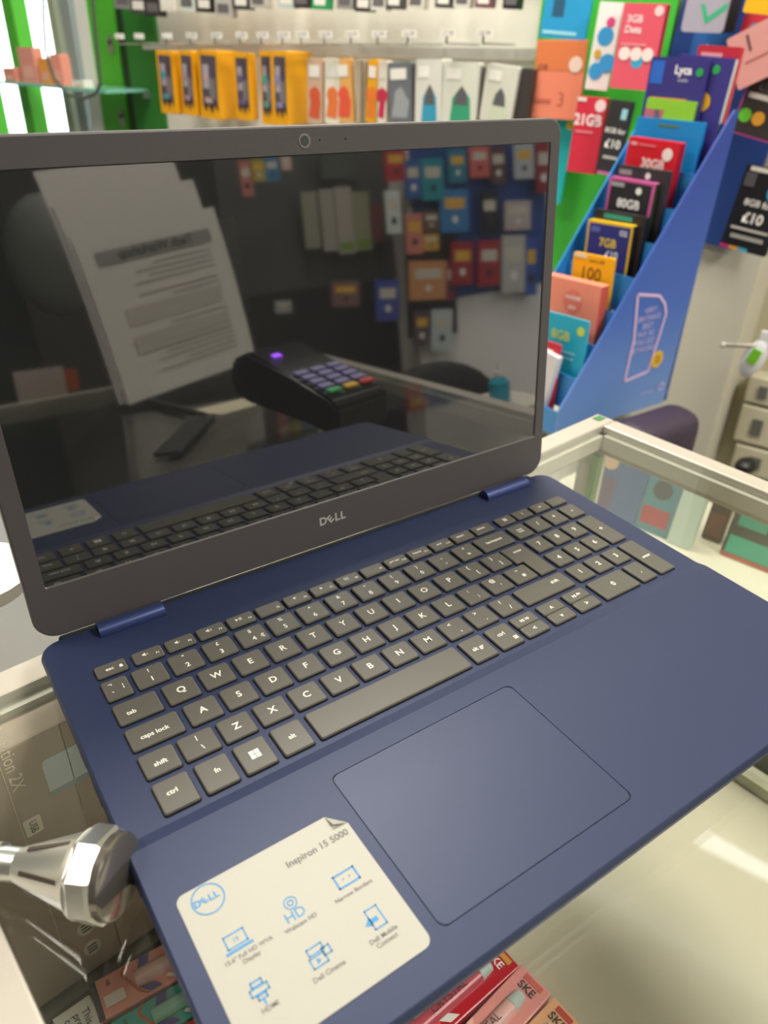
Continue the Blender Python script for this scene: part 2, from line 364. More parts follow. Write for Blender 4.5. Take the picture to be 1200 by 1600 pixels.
for r_, row in enumerate(('789', '456', '123')):
    for i, a in enumerate(row): key('number_pad_key', NX + i * NP - NW, -r_ * PY_ - HH, NX + i * NP + NW, -r_ * PY_ + HH, ((a, .5, .5, .0048),))
for i, a in enumerate(('num\nlock', '/', '*', '-')): key('number_pad_key', NX + i * NP - NW, NY - HH, NX + i * NP + NW, NY + HH, ((a, .5, .5, .0026 if i == 0 else .005),))
key('number_pad_key', .2850, -PY_ - HH, .2981, HH, (('+', .5, .5, .005),)); key('number_pad_key', .2850, B0, .2981, ZY + HH, (('enter', .5, .5, .003),))
key('number_pad_key', .2362, B0, .2654, B1, (('0', .5, .5, .0048),)); key('number_pad_key', .2687, B0, .2813, B1, (('.', .5, .5, .0048),))

# ---- hinges
for x0, x1 in ((-.0212, .0150), (.2520, .2920)):
    m = MB(); m.cyl(LM @ Vector((x0, .0655, -.0010)), LM @ Vector((x1, .0655, -.0010)), .0052, seg=28)
    m.build('hinge', mat('3c4876', .3, metal=.6), lap, smooth=True)
MB().box((x0 - .001, .062, -.006), (x1, .066, -.0045), LM).build('hinge_bracket', mat('16182c', .5), lap)
MB().box((-.040, .0680, -.014), (.306, .0775, -.0030), LM, bev=.002).build('hinge_cover', mat('121217', .55), lap)

# ---- lid: local frame u (x), v (up the lid), n (out of the screen)
LF = LM @ Matrix.Translation(LP) @ Matrix((Vector((1, 0, 0)), LV, LN)).transposed().to_4x4()
U0, U1, V0, V1 = -.0085, .3532, -.0285, .2080; SWd, SHt = .3455, .1958
BEZ = mat('494546', 0.42, spec=0.5, bump=.08, nscale=1500)
b = bmesh.new()
v1, e1 = loop(rrect(U0, V0, U1, V1, (.012, .012, .009, .009), 8), 0); v2, e2 = loop(rrect(0, 0, SWd, SHt, .001, 2), 0)
bmesh.ops.triangle_fill(b, use_beauty=True, use_dissolve=False, edges=e1 + e2)
r = bmesh.ops.extrude_edge_only(b, edges=e2)
for v in [g for g in r['geom'] if isinstance(g, bmesh.types.BMVert)]:
    v.co.z = -.0010; v.co.x += (.0007 if v.co.x < .1 else -.0007); v.co.y += (.0009 if v.co.y < .1 else -.0007)
cu = (U0 + U1) / 2; cv = (V0 + V1) / 2
for (s_, dz) in ((.0008, -.0007), (0.0004, -.0016)):
    r = bmesh.ops.extrude_edge_only(b, edges=e1)
    for v in [g for g in r['geom'] if isinstance(g, bmesh.types.BMVert)]:
        v.co.z += dz; v.co.x += s_ * (1 if v.co.x > cu else -1); v.co.y += s_ * (1 if v.co.y > cv else -1)
    e1 = [g for g in r['geom'] if isinstance(g, bmesh.types.BMEdge)]
bmesh.ops.transform(b, matrix=LF, verts=b.verts)
mb = MB(); mb.b.free(); mb.b = b; bez = mb.build('screen_bezel', BEZ, lap)
bez['label'] = 'dark grey bezel around the screen'
MB().prism(rrect(U0 - .001, V0 - .001, U1 + .001, V1 + .001, .012, 6), -.0062, -.0022, LF).build('lid_back', mat('28305e', .4, metal=.4), lap)
SCR = mat('1f1f20', 0.03, spec=0.5, ior=2.35)
MB().box((-.001, -.001, -.0020), (SWd + .001, SHt + .001, -.0008), LF).build('screen', SCR, lap, label='glossy black switched-off screen')
m = MB(); m.cyl(LF @ Vector((.1710, .2020, .0001)), LF @ Vector((.1710, .2020, .0003)), .0034, seg=28); cm = m.build('webcam', mat('77746e', .3), bez)
m = MB(); m.cyl(LF @ Vector((.1710, .2020, .0002)), LF @ Vector((.1710, .2020, .0005)), .0024, seg=24); m.build('webcam_lens', mat('4a4c4c', .12), bez)
m = MB()
for u in (.180, .1955): m.cyl(LF @ Vector((u, .2022, .0001)), LF @ Vector((u, .2022, .0003)), .0005, seg=10)
m.build('indicator_hole', mat('141414', .4), bez)
def dell(m, T, s):
    m.mesh(text('D', s, bold=.035), T @ Matrix.Translation((-1.12 * s, 0, 0)))
    m.mesh(text('E', s * .95, bold=.035), T @ Matrix.Translation((-.40 * s, 0, 0)) @ Matrix.Rotation(math.radians(38), 4, 'Z'))
    m.mesh(text('L', s, bold=.035), T @ Matrix.Translation((.27 * s, 0, 0))); m.mesh(text('L', s, bold=.035), T @ Matrix.Translation((.83 * s, 0, 0)))
m = MB(); dell(m, LF @ Matrix.Translation((.1725, -.0125, .0003)), .0074); m.build('logo', mat('b6b3ae', .4, metal=.3), bez, label='silver logo lettering')

# ---- white specification sticker
PAPER = mat('a3a298', .5, noise=.02, nscale=30); SKY = mat('2b80b8', .5); GREYT = mat('6c6b68', .6)
SX0, SX1, SY0, SY1 = -.0425, .0292, -.1668, -.1006; SYR = -.0985
pts = rrect(SX0, SY0, SX1, SY1, (.004, .004, 0, .0035), 6); out = []
for p_ in pts:
    if abs(p_[0] - SX1) < 1e-6 and abs(p_[1] - SY1) < 1e-6: out += [(SX1, SY1 - .0075), (SX1 - .0068, SY1)]
    else: out.append(p_)
st = MB().prism(out, .0001, .0003, LM).build('sticker', PAPER, lap, label='white specification sticker with blue icons and a curled corner')
m = MB(); ftri = [(SX1, SY1 - .0075, .0003), (SX1 - .0068, SY1, .0003), (SX1 - .0062, SY1 - .0062, .0022)]
vs = [m.b.verts.new(LM @ Vector(p_)) for p_ in ftri]; m.b.faces.new(vs); m.build('curled_corner', PAPER, st)
def SL(dx, dy): return LM @ Matrix.Translation((SX0 + dx, SYR - dy, .00042))
m = MB(); m.mesh(text('Inspiron 15 5000', .0041, bold=.02), SL(.0555, .0130))
for s_, x, y, z_ in (('15.6" Full HD WVA', .0150, .0347, .0019), ('Display', .0150, .0371, .0019), ('Webcam HD', .0353, .0360, .0020), ('Narrow Borders', .0579, .0361, .0020), ('HDMI', .0130, .0552, .0021), ('Dell Cinema', .0352, .0562, .0021), ('Dell Mobile', .0580, .0560, .0021), ('Connect', .0580, .0584, .0021)):
    m.mesh(text(s_, z_ * 1.2, bold=.015), SL(x, y))
m.build('caption', GREYT, st)
def ring(m, T, r, w_, n=36):
    for i in range(n):
        a, c = 2 * math.pi * i / n, 2 * math.pi * (i + 1) / n
        m.prism([(r * math.cos(a), r * math.sin(a)), ((r + w_) * math.cos(a), (r + w_) * math.sin(a)), ((r + w_) * math.cos(c), (r + w_) * math.sin(c)), (r * math.cos(c), r * math.sin(c))], 0, .00003, T)
def orect(m, T, x0, y0, x1, y1, w_=.0005):
    for q in ((x0, y0, x1, y0 + w_), (x0, y1 - w_, x1, y1), (x0, y0, x0 + w_, y1), (x1 - w_, y0, x1, y1)): m.box((q[0], q[1], 0), (q[2], q[3], .00003), T)
def icon(nm, f):
    m = MB(); f(m); m.build(nm, SKY, st)
icon('round_logo', lambda m: (ring(m, SL(.0107, .0088), .0058, .0005), dell(m, SL(.0108, .0088), .0038)))
A1 = SL(.0129, .0292); icon('display_icon', lambda m: (orect(m, A1, -.0040, -.0016, .0040, .0038), m.box((-.0052, -.0032, 0), (.0052, -.0022, .00003), A1), m.mesh(text('15', .0024), A1 @ Matrix.Translation((0, .0010, 0)))))
A2 = SL(.0356, .0270); icon('webcam_icon', lambda m: (ring(m, A2, .0022, .0004), ring(m, A2, .0008, .0005, 16), m.mesh(text('HD', .0056), SL(.0350, .0320))))
A3 = SL(.0584, .0299); icon('borders_icon', lambda m: (orect(m, A3, -.0048, -.0031, .0048, .0031, .0007), m.mesh(text('<   >', .002), A3)))
A4 = SL(.0124, .0487); icon('plug_icon', lambda m: (orect(m, A4, -.0022, .0018, .0022, .0040), [m.beam(a, c, .0005, .00003) for a, c in zip([(-.0034, .0018, 0), (.0034, .0018, 0), (.0034, -.0008, 0), (.0014, -.0030, 0), (-.0014, -.0030, 0), (-.0034, -.0008, 0)], [])], orect(m, A4, -.0034, -.0010, .0034, .0018), orect(m, A4, -.0018, -.0030, .0018, -.0010), m.box((-.0003, -.005, 0), (.0003, -.003, .00003), A4)))
A5 = SL(.0350, .0497); icon('cinema_icon', lambda m: (orect(m, A5, -.0040, -.0034, .0022, .0008), orect(m, A5, -.0034, .0012, .0028, .0042), orect(m, A5, .0014, -.0012, .0048, .0022), m.prism([(-.0016, -.0024), (0, -.0013), (-.0016, -.0002)], 0, .00003, A5)))
A6 = SL(.0590, .0490); icon('phone_icon', lambda m: (orect(m, A6, -.0025, -.0042, .0030, .0042), m.prism([(-.0048, -.001), (-.002, .0014), (-.002, .0004), (.0008, .0004), (.0008, -.0014), (-.002, -.0014), (-.002, -.0024)], 0, .00003, A6)))

# ================================================================== GLASS COUNTER (turned 7 degrees to the laptop)
CA = math.radians(7.0); CX = Vector((math.cos(CA), math.sin(CA), 0)); CY = Vector((-math.sin(CA), math.cos(CA), 0))
CO = Vector((0.4710, 0.1520, 0)); CMW = Matrix.Translation(CO) @ Matrix((CX, CY, UP)).transposed().to_4x4()
def cw(u, v, z=0): return CO + CX * u + CY * v + UP * z
CWID, CLEN = 0.628, 0.95; ZG = -0.0202; RW = 0.0190; ZR = -0.0200; LRW = .036; SHZ = -0.262
cnt = thing('glass_counter', 'white aluminium framed glass display counter carrying the laptop', 'display counter', CMW @ Matrix.Translation((0, 0, FLOOR)))
CML = Matrix.Translation((0, 0, -FLOOR))
def cbox(name, a, b_, m, bev=0, parent=None): return MB().box(a, b_, CML, bev).build(name, m, parent or cnt)
FR = mat('b5aea3', .35, metal=.15, noise=.05, nscale=60)
gl = cbox('glass_top', (-CWID + LRW + .0002, -CLEN + RW + .0002, ZG - .006), (-RW - .0002, -RW - .0002, ZG), GLASS)
def rail(name, a, b_):
    cbox(name, a, b_, FR, .0015)
rail('frame_rail', (-CWID, -RW, ZR - .028), (0, 0, ZR)); rail('frame_rail', (-CWID, -CLEN, ZR - .028), (0, -CLEN + RW, ZR))
rail('frame_rail', (-RW, -CLEN + RW, ZR - .028), (0, -RW - .0003, ZR)); rail('frame_rail', (-CWID, -CLEN + RW, ZR - .028), (-CWID + LRW, -RW - .0003, ZR))
for a, b_ in (((-CWID + RW, -RW - .006, ZR - .020), (-RW, -RW, ZR - .0075)), ((-RW - .006, -CLEN + RW, ZR - .020), (-RW, -RW, ZR - .0075))):
    cbox('inner_lip', a, (b_[0], b_[1], ZG - .0065), mat('b9b6aa', .4, metal=.2))
for x in (-RW * 1.0, -CWID):
    for y in (-RW, -CLEN): cbox('corner_post', (x, y, FLOOR), (x + RW, y + RW, ZR - .0285), FR, .001)
cbox('corner_key', (-RW * .75, -RW * .6, ZR), (-RW * .2, -RW * .2, ZR + .0006), mat('3f7a44', .5))
cbox('corner_seal', (-RW - .007, -RW - .007, SHZ), (-RW + .001, -RW + .001, ZR - .0285), mat('6fa35f', .4))
cbox('back_glass', (-CWID + RW, -.010, FLOOR + .15), (-RW - .002, -.006, ZR - .0285), GLASS)
cbox('side_glass', (-.010, -CLEN + RW + .002, FLOOR + .15), (-.006, -RW - .002, ZR - .0285), GLASS)
cbox('side_glass', (-CWID + .006, -CLEN + RW + .002, FLOOR + .15), (-CWID + .010, -RW - .002, ZR - .0285), GLASS)
SH = mat('bdb6a2', .22, noise=.05, nscale=5, coat=.4)
cbox('shelf', (-CWID + .011, -CLEN + RW + .003, SHZ - .012), (-.058, -.012, SHZ), SH)
cbox('shelf_edge_channel', (-.0675, -CLEN + RW + .003, SHZ + .0003), (-.0585, -.012, SHZ + .012), mat('b8b8a2', .3, metal=.3)); cbox('shelf_edge_channel', (-.055, -CLEN + RW + .003, SHZ - .012), (-.046, -.012, SHZ + .006), mat('c8c8b8', .3, metal=.3))
cbox('shelf_bracket', (-.045, -CLEN + RW + .003, SHZ - .030), (-.012, -.012, SHZ - .026), mat('a9a48c', .4))
cbox('base_panel', (-CWID + .012, -CLEN + .02, FLOOR + .02), (-.012, -.012, FLOOR + .15), mat('c9c4b6', .5))
cbox('lower_panel', (-CWID + .013, -CLEN + RW + .003, -.52), (-.013, -.012, -.51), mat('8f8b7e', .5))

# divider track across the shelf at the left
def ptz(q, z): return pz(q, z)
divA = pz((52, 1568), SHZ + .012); divB = pz((250, 1447), SHZ + .012)
dv = thing('divider_track', 'grey metal track lying across the shelf between the big box and the small cartons', 'track', frame(Vector((divA.x - .004, divA.y, SHZ)), CX, UP))
for y0, y1, h_ in ((-.014, -.003, .010), (-.001, .008, .014), (.011, .0145, .008)): MB().box((0, y0, 0), (.30, y1, h_)).build('track_strip', mat('8d8a7f', .35, metal=.5), dv)

# ---- large boxed charging dock standing upright behind the glass
BA0, BA1, BV0, BV1 = -.590, -.330, -.045, -.0195
big = thing('accessory_box', 'large dull brown boxed charging dock standing under the glass at left', 'box', frame(cw((BA0 + BA1) / 2, BV0, SHZ + .0145), CX, UP))
bw = BA1 - BA0; bh = -.031 - SHZ - .0145
MB().box((-bw / 2, 0, 0), (bw / 2, BV1 - BV0, bh), None, .0015).build('carton', mat('a69788', .35, noise=.15, nscale=14), big)
def BL_(a, z): return (a - (BA0 + BA1) / 2, z - SHZ - .0145)
m = MB(); x, z = BL_(-.5605, -.061)
m.mesh(text('Charging Station 2X', .0095, 'RIGHT'), Matrix.Translation((x, -.0004, z)) @ Matrix.Rotation(math.pi / 2, 4, 'Y') @ ROT); m.build('lettering', mat('ded6c0', .5), big)
x, z = BL_(-.5655, -.1); MB().box((x, -.0004, z - .10), (x + .0005, 0, z + .07)).build('printed_line', mat('c5bead', .5), big)
x, z = BL_(-.5340, -.1); MB().box((x, -.0004, 0), (x + .0006, 0, bh)).build('printed_line', mat('6a5c50', .5), big)
x, z = BL_(-.5595, -.0916); MB().prism(rrect(x - .0045, z - .0065, x + .0045, z + .0065, .001), 0, .0004, ROT).build('printed_label', mat('e0d9c8', .5), big)
m = MB(); m.mesh(text('USB', .0055), Matrix.Translation((x, -.0007, z)) @ Matrix.Rotation(math.pi / 2, 4, 'Y') @ ROT); m.build('label_lettering', mat('5d564c', .5), big)
x0, z0 = BL_(-.5470, -.077); x1, z1 = BL_(-.5120, -.050); MB().prism(rrect(x0, z0, x1, z1, .003), 0, .0004, ROT).build('printed_console', mat('b9c6c6', .35), big)
MB().box((x0, -.0008, z0), (x1, -.0004, z0 + .003)).build('printed_console_edge', mat('8f9a9a', .35), big)
for i, z_ in enumerate((-.181, -.200, -.223)):
    x, z = BL_(-.5500, z_); MB().prism([(x + .0055 * math.cos(t / 12 * math.pi), z + .0075 * math.sin(t / 12 * math.pi)) for t in range(24)], 0, .0004, ROT).build('printed_disc', mat('c8c2b2', .5), big)
    m = MB()
    for j in range(3): m.box((x - .003, -.0008, z - .0035 + .003 * j), (x + .003, -.0005, z - .0022 + .003 * j))
    m.build('disc_print', mat('6f685c', .5), big)
# ---- chrome flared nozzle lying on the box
n0 = pz((-85, 1336), -.0105); n1 = pz((180, 1366), 0.0); n1.z = ZG + .0192; n0.z = ZR + .0085
ax = (n1 - n0); L_ = ax.length; q = ax.to_track_quat('Z', 'Y').to_matrix().to_4x4()
NM = Matrix.Translation(n0) @ q
CHR = mat('f2f2ee', .3, metal=1.0)
noz = thing('chrome_nozzle', 'slotted chrome nozzle with flared octagonal mouth lying left of the laptop', 'nozzle', NM)
R_ = .0172
MB().lathe([(.0066, 0), (.0066, L_ * .30), (.0078, L_ * .31), (.0078, L_ * .33), (.0066, L_ * .34), (.0066, L_ * .46)], None, 32).build('neck', CHR, noz, smooth=True)
MB().lathe([(.0068, L_ * .455), (R_ * .86, L_ * .80), (R_ * .98, L_ * .84)], None, 32).build('cone', CHR, noz, smooth=True)
MB().lathe([(R_ * .99, L_ * .84), (R_ * 1.06, L_ * .87), (R_ * 1.06, L_ * .965), (R_ * .99, L_ * .985)], None, 8).build('collar', CHR, noz)
MB().lathe([(R_ * .95, L_ * .985), (R_ * .93, L_ * 1.02), (R_ * .84, L_ * 1.035)], None, 32).build('mouth_ring', mat('8d8780', .15, metal=.8), noz, smooth=True)
for i in range(6):
    a = math.pi / 3 * i + .35; ca, sa = math.cos(a), math.sin(a); rr0 = .0068 + (R_ * .8 - .0068) * .22; rr1 = .0068 + (R_ * .8 - .0068) * .96
    rr0 += .0005; rr1 += .0007; MB().beam((rr0 * ca, rr0 * sa, L_ * .53), (rr1 * ca, rr1 * sa, L_ * .79), .0017, .0007, up=(ca, sa, 0)).build('slot', mat('4c4038', .5), noz)

# ---- small cartons with pens/vapes
def carton(q_tl, q_tr, q_bl, ztop, thick, col, label, items, L=None, tube=None, group=None, foot=False):
    """flat-lying carton: three corners of its top face in the photo; face x = TL->TR, 'up' = BL->TL"""
    TL, TR, BL = (pz(q_, ztop) for q_ in (q_tl, q_tr, q_bl))
    F, wd, h = quadframe(TL, TR, BL)
    if L: 
        if not foot: F = F @ Matrix.Translation((0, 0, h - L))
        h = L
    t = thing('small_carton', label, 'carton', F, group)
    MB().box((-wd / 2, 0, 0), (wd / 2, thick, h), None, .0008).build('carton', mat(col, .3), t)
    prints(t, wd, h, items)
    if tube:
        MB().cyl((0, -.0010, h * tube[0]), (0, -.0010, h * tube[1]), wd * .20, seg=20).build('printed_device', mat(tube[2], .25), t)
        MB().cyl((0, -.0014, h * tube[1]), (0, -.0014, h * (tube[1] + .09)), wd * .20, wd * .16, seg=20).build('mouthpiece', mat('a8b4b2', .25), t)
    return t
ZT = SHZ + .024
def vape(c1, c2, tcol, side): return [('r', .25, .945, .80, .982, side), ('t', 'SKE', .5, .905, .068, c2, .02), ('p', [(.02, .55), (.02, .50), (.95, .30), (.95, .36)], c1), ('p', [(.02, .30), (.05, .24), (.9, .45), (.9, .52)], 'd9d4cc'), ('p', [(.0, .12), (.1, .05), (1, .22), (1, .28)], '2e3b7a'), ('r', .03, .0, .5, .1, c1)]
gp = 'flavoured pen cartons in a row at the front'
for nm, a, b_, c_, col, lb, it, tb in (
    ('a', (770, 1463), (812, 1510), (640, 1560), 'b3202e', 'crimson small carton with orange stripe, nearest the laptop edge in the front row', vape('d8454a', 'e9d9d4', '', 'c98a3a'), (.15, .76, 'b04a58')),
    ('b', (815, 1506), (862, 1553), (700, 1600), 'd98a86', 'pale pink small carton between the crimson and the peach ones', vape('e8aaa4', '2b2526', '', 'c2544c'), (.15, .76, 'd9a6a4')),
    ('c', (866, 1557), (908, 1602), (770, 1640), 'e0a47c', 'peach small carton nearest the bottom edge of the photo', vape('d96a4a', '2b2526', '', 'b8322c'), (.15, .76, 'dcae94'))):
    t = carton(a, b_, c_, ZT, .022, col, lb, it, .107, tb, gp)
    MB().mesh(text('CRYSTAL', .007), Matrix.Translation((0, -.0078, .055)) @ Matrix.Rotation(math.radians(-90), 4, 'Y') @ ROT).build('lettering', mat('3a2a30', .5), t)
gp = 'cartons stacked at the left under the glass'
def vl(c1, tx): return [('r', .0, .0, 1, .035, '3a3634'), ('t', 'KR', .22, .10, .03, '5a4a48'), ('r', .50, .055, .78, .17, 'e3d3c8'), ('p', [(.02, .30), (.30, .27), (.34, .33), (.04, .36)], '5a4d90'), ('p', [(.72, .25), (.95, .30), (.95, .37), (.78, .34)], '5a4d90'), ('p', [(.05, .20), (.2, .17), (.8, .24), (.95, .28), (.95, .30), (.8, .26), (.2, .19), (.05, .22)], c1), ('p', [(.05, .45), (.1, .43), (.28, .52), (.24, .55)], 'e6dcd0'), ('p', [(.75, .42), (.8, .40), (.96, .46), (.92, .49)], 'e6dcd0'), ('t', tx, .5, .50, .050, '3a3030', .012, 90)]
for a, b_, c_, col, lb, tx, tcl in (
    ((263, 1470), (285, 1525), (140, 1545), 'e89a8a', 'salmon pink small carton at the back of the left-hand pile', 'TALB', 'dcb0a8'),
    ((290, 1528), (312, 1580), (165, 1607), '4fa79a', 'teal small carton just in front of the salmon pink one', 'CRYSTAL', '8fc0a8'),
    ((316, 1583), (338, 1640), (190, 1662), 'b84038', 'red small carton at the very bottom of the left-hand pile', 'CRYSTAL', 'd0a090')):
    t = carton(a, b_, c_, ZT, .022, col, lb, vl('c2683a', tx), .107, (.24, .62, tcl), gp, True)
t = carton((78, 1595), (140, 1553), (100, 1660), ZT - .001, .02, 'd9d5c8', 'white warning label carton beside the salmon pink one', [('r', 0, 0, .05, 1, '3a3634')], None, None, gp)
MB().mesh(text('This\nproduct\ncontains\nnicotine', .0062, 'LEFT', 'TOP'), Matrix.Translation((.0095, -.0006, .021)) @ Matrix.Rotation(math.radians(90), 4, 'Y') @ ROT).build('lettering', mat('3a3834', .6), t)

# ================================================================== beyond the counter, right-hand side
# lower beige side shelf next to the counter (seen through the side glass)
sd = thing('side_cabinet', 'low beige cabinet standing behind the right side of the glass counter', 'cabinet', frame(cw(.36, -.45, FLOOR), CX, UP))
MB().box((-.33, .10, 0), (.0, .635, SHZ - FLOOR - .02), None, .003).build('body', mat('a9a392', .5), sd)
MB().box((-.335, .095, SHZ - FLOOR - .02), (.005, .64, SHZ - FLOOR), None, .003).build('top', mat('cbc5b2', .3, noise=.05, nscale=8), sd)
def standing(name, label, cat, q_tl, q_tr, q_bl, P, n, th, col, items=(), group=None, r=.002, L=None, sidecol=None, rough=.4):
    TL, TR, BL = (pl(q_, P, n) for q_ in (q_tl, q_tr, q_bl)); F, wd, h = quadframe(TL, TR, BL)
    if L: F = F @ Matrix.Translation((0, 0, h - L)); h = L
    return card(name, label, cat, F, wd, h, th, col, items, group, r, rough, sidecol)
gp = 'packs seen through the side glass'
def thru(label, xa, ya, wdt, ht, col, items, lean=12, az=105):
    a = math.radians(az); x = Vector((-math.cos(a), -math.sin(a), 0)); nn = UP.cross(x)
    z = UP * math.cos(math.radians(lean)) + UP.cross(x) * math.sin(math.radians(lean))
    card('boxed_accessory', label, 'box', frame((xa, ya, SHZ + .001), x, z), wdt, ht, .012, col, items, gp)
thru('black and teal accessory pack leaning on the beige cabinet top', .738, .085, .085, .07, '1f2a28', [('r', .05, .08, .95, .42, '1f9c80'), ('r', .1, .62, .5, .88, '1c8c74'), ('r', .62, .48, .85, .8, '1f9c80'), ('r', 0, 0, 1, .07, 'b0503a')])
thru('dark red-black pack beside the teal one on the cabinet top', .742, .150, .025, .075, '3a2622', [('r', .1, .1, .9, .5, '6a3a30')])
thru('blue poster card standing on the beige cabinet top by the corner post', .672, .262, .075, .105, '3c5a86', [('r', .05, .1, .5, .5, '5a4a68'), ('c', .3, .7, .1, 'c8a890')])
thru('small red and teal pack standing next to the blue card', .690, .205, .045, .085, '3f7f8c', [('r', .1, .12, .9, .4, 'a03038'), ('c', .5, .7, .15, '2c3a40')])
thru('pale mint pack at the right of the small red pack', .695, .165, .03, .085, 'b8c8bc', [])

# small stuff visible through the back glass (left of the post)
gp = 'packs seen through the back glass'
for i, (x, y, col, lb) in enumerate(((.545, .40, 'c87068', 'pink pack behind the back glass of the counter'), (.64, .42, 'd8a83a', 'yellow pack behind the counter next to its corner post'))):
    card('boxed_accessory', lb, 'box', frame((x, y, -.30), (CX.x, CX.y, 0), UP), .07, .10, .02, col, [('r', .1, .1, .9, .4, 'e8c8b8')], gp)
lt = thing('low_table', 'low cream table top standing behind the glass counter', 'table', Matrix.Translation((.80, .55, FLOOR)))
MB().box((-.42, -.085, .655), (.25, .30, .669), None, .003).build('table_top', mat('cfc9b8', .5), lt)
for x in (-.40, .23):
    for y in (-.06, .28): MB().box((x - .015, y - .015, 0), (x + .015, y + .015, .655)).build('leg', mat('b8b2a4', .5), lt)

# ---- blue stepped card display
ux0, ux1, uy0, uy1, uzb, uzt = .770, 1.035, .462, .612, -.250, .205
DB = mat('2a62b8', .4)
un = thing('card_display_stand', 'stepped blue cardboard display stand full of phone top-up cards', 'display stand', Matrix.Translation((ux0, uy0, uzb)))
side = [(0, 0), (ux1 - ux0, 0), (ux1 - ux0 + .014, uzt - uzb), (ux1 - ux0 + .004, uzt - uzb), (0, .045)]
def sidepanel(y, m_):
    o = MB().prism(side, 0, .003, Matrix.Translation((0, y, 0)) @ ROT).build('side_panel', m_, un); return o
# panel colour: gradient from cornflower at the foot to royal blue at the top
gm = D.materials.new('panel_blue_fade'); gm.use_nodes = True; nt = gm.node_tree; bs = nt.nodes['Principled BSDF']; bs.inputs['Roughness'].default_value = .4
tc = nt.nodes.new('ShaderNodeTexCoord'); sx = nt.nodes.new('ShaderNodeSeparateXYZ'); cr = nt.nodes.new('ShaderNodeValToRGB'); mr = nt.nodes.new('ShaderNodeMapRange')
mr.inputs[1].default_value = 0; mr.inputs[2].default_value = .40
nt.links.new(tc.outputs['Object'], sx.inputs[0]); nt.links.new(sx.outputs['Z'], mr.inputs[0]); nt.links.new(mr.outputs[0], cr.inputs[0]); nt.links.new(cr.outputs[0], bs.inputs['Base Color'])
cr.color_ramp.elements[0].color = rgb('6f95d0'); cr.color_ramp.elements[1].color = rgb('1c3f9c'); e = cr.color_ramp.elements.new(.45); e.color = rgb('3a62b8')
sp = sidepanel(0, gm); sidepanel(uy1 - uy0, mat('2f86d0', .4))
# outlined phone shape + lettering on the side panel (panel faces -y)
def SPp(q_): v = pl(q_, (0, uy0 - .003, 0), (0, 1, 0)); return (v.x - ux0, v.z - uzb)
PINK = mat('d6b8dc', .5)
P5 = [(996, 460), (1030, 462), (1038, 474), (1040, 490), (1012, 580), (975, 596), (990, 530)]
m = MB(); pp = [SPp(q_) for q_ in P5]
for a, c in zip(pp, pp[1:] + pp[:1]): m.beam((a[0], -.0038, a[1]), (c[0], -.0038, c[1]), .0008, .0045, up=(0, 0, 1))
m.build('printed_outline', PINK, sp)
m = MB()
for i, s_ in enumerate(('VERY.', 'BRITAIN\'S', 'BEST', 'PAY AS', 'YOU GO', 'NETWORK')):
    x, z = SPp((1017 - 3 * i, 484 + 12.5 * i)); m.mesh(text(s_, .0125, 'CENTER'), Matrix.Translation((x, -.0042, z)) @ ROT)
for s_, q_, z_ in (('O', (1032, 604), .020), ('2', (1041, 612), .010), ('terms apply', (1010, 612), .007)):
    x, z = SPp(q_); m.mesh(text(s_, z_, 'CENTER', bold=.02 if s_ == 'O' else 0), Matrix.Translation((x, -.0042, z)) @ ROT)
m.build('lettering', mat('c9b8e4', .5), sp)
x, z = SPp((1026, 561)); MB().cyl((x, -.0045, z), (x, -.0035, z), .0145, seg=28).build('badge', mat('d8ac2e', .5), sp)
m = MB(); m.mesh(text('5G\nUK', .009), Matrix.Translation((x, -.005, z)) @ ROT); m.build('badge_lettering', mat('6a4a10', .5), sp)
NS = 8
def stepx(i): return .7715 + .0335 * i
def stepz(i): return -.206 + .0469 * i      # riser tops
for i in range(NS):
    x0 = stepx(i) - ux0; z0 = stepz(i) - uzb
    MB().box((x0, .0005, max(0, z0 - .060)), (x0 + .002, uy1 - uy0 - .0035, z0 - .004)).build('step_riser', mat('2f80c4', .4), un)
    MB().box((x0 + .002, .0005, max(.0, z0 - .060)), (x0 + .0333, uy1 - uy0 - .0035, max(.002, z0 - .058))).build('step_tread', mat('1f5aa8', .5), un)
MB().box((ux1 - ux0 + .010, .0005, 0), (ux1 - ux0 + .013, uy1 - uy0 - .0035, uzt - uzb - .02)).build('back_panel', mat('1c4a9a', .4), un)
PA = math.radians(95); PN = Vector((math.sin(PA), -math.cos(PA), 0))    # packs face -x-ish
gp = 'top-up card packs on the stepped stand'
def step_pack(i, dx, TL, TR, BL, th, col, label, items, sidecol=None, L=.105):
    base = Vector((stepx(i) + .009 + max(0, dx), .55, 0)); top = (pl(TL, base, PN).z + pl(TR, base, PN).z) / 2
    k = L; L = top - (max(uzb + .002, stepz(i) - .058) + .0008); k /= L; fz = lambda z: 1 - (1 - z) * k if k < 1 else z; fs_ = min(1, k); re_ = []
    for it in items:
        if it[0] == 't': re_.append(('t', it[1], it[2], fz(it[3]), it[4] * fs_) + tuple(it[5:]))
        elif it[0] == 'r': re_.append(('r', it[1], fz(it[2]) if it[2] > .1 else it[2], it[3], fz(it[4]), it[5]))
        elif it[0] == 'c': re_.append(('c', it[1], fz(it[2]), it[3] * fs_, it[4]))
        else: re_.append(it)
    items = re_
    return standing('topup_card_pack', label, 'card pack', TL, TR, BL, base, PN, th, col, items, gp, .002, L, sidecol)
step_pack(0, 0, (845, 545), (872, 560), (838, 650), .012, 'd4d2d8', 'white carton at the foot of the stepped stand', [])
step_pack(0, .010, (845, 530), (876, 540), (845, 580), .004, 'c01f38', 'small red card standing behind the white carton', [('t', 'GB', .5, .85, .12, 'f0e0e0')])
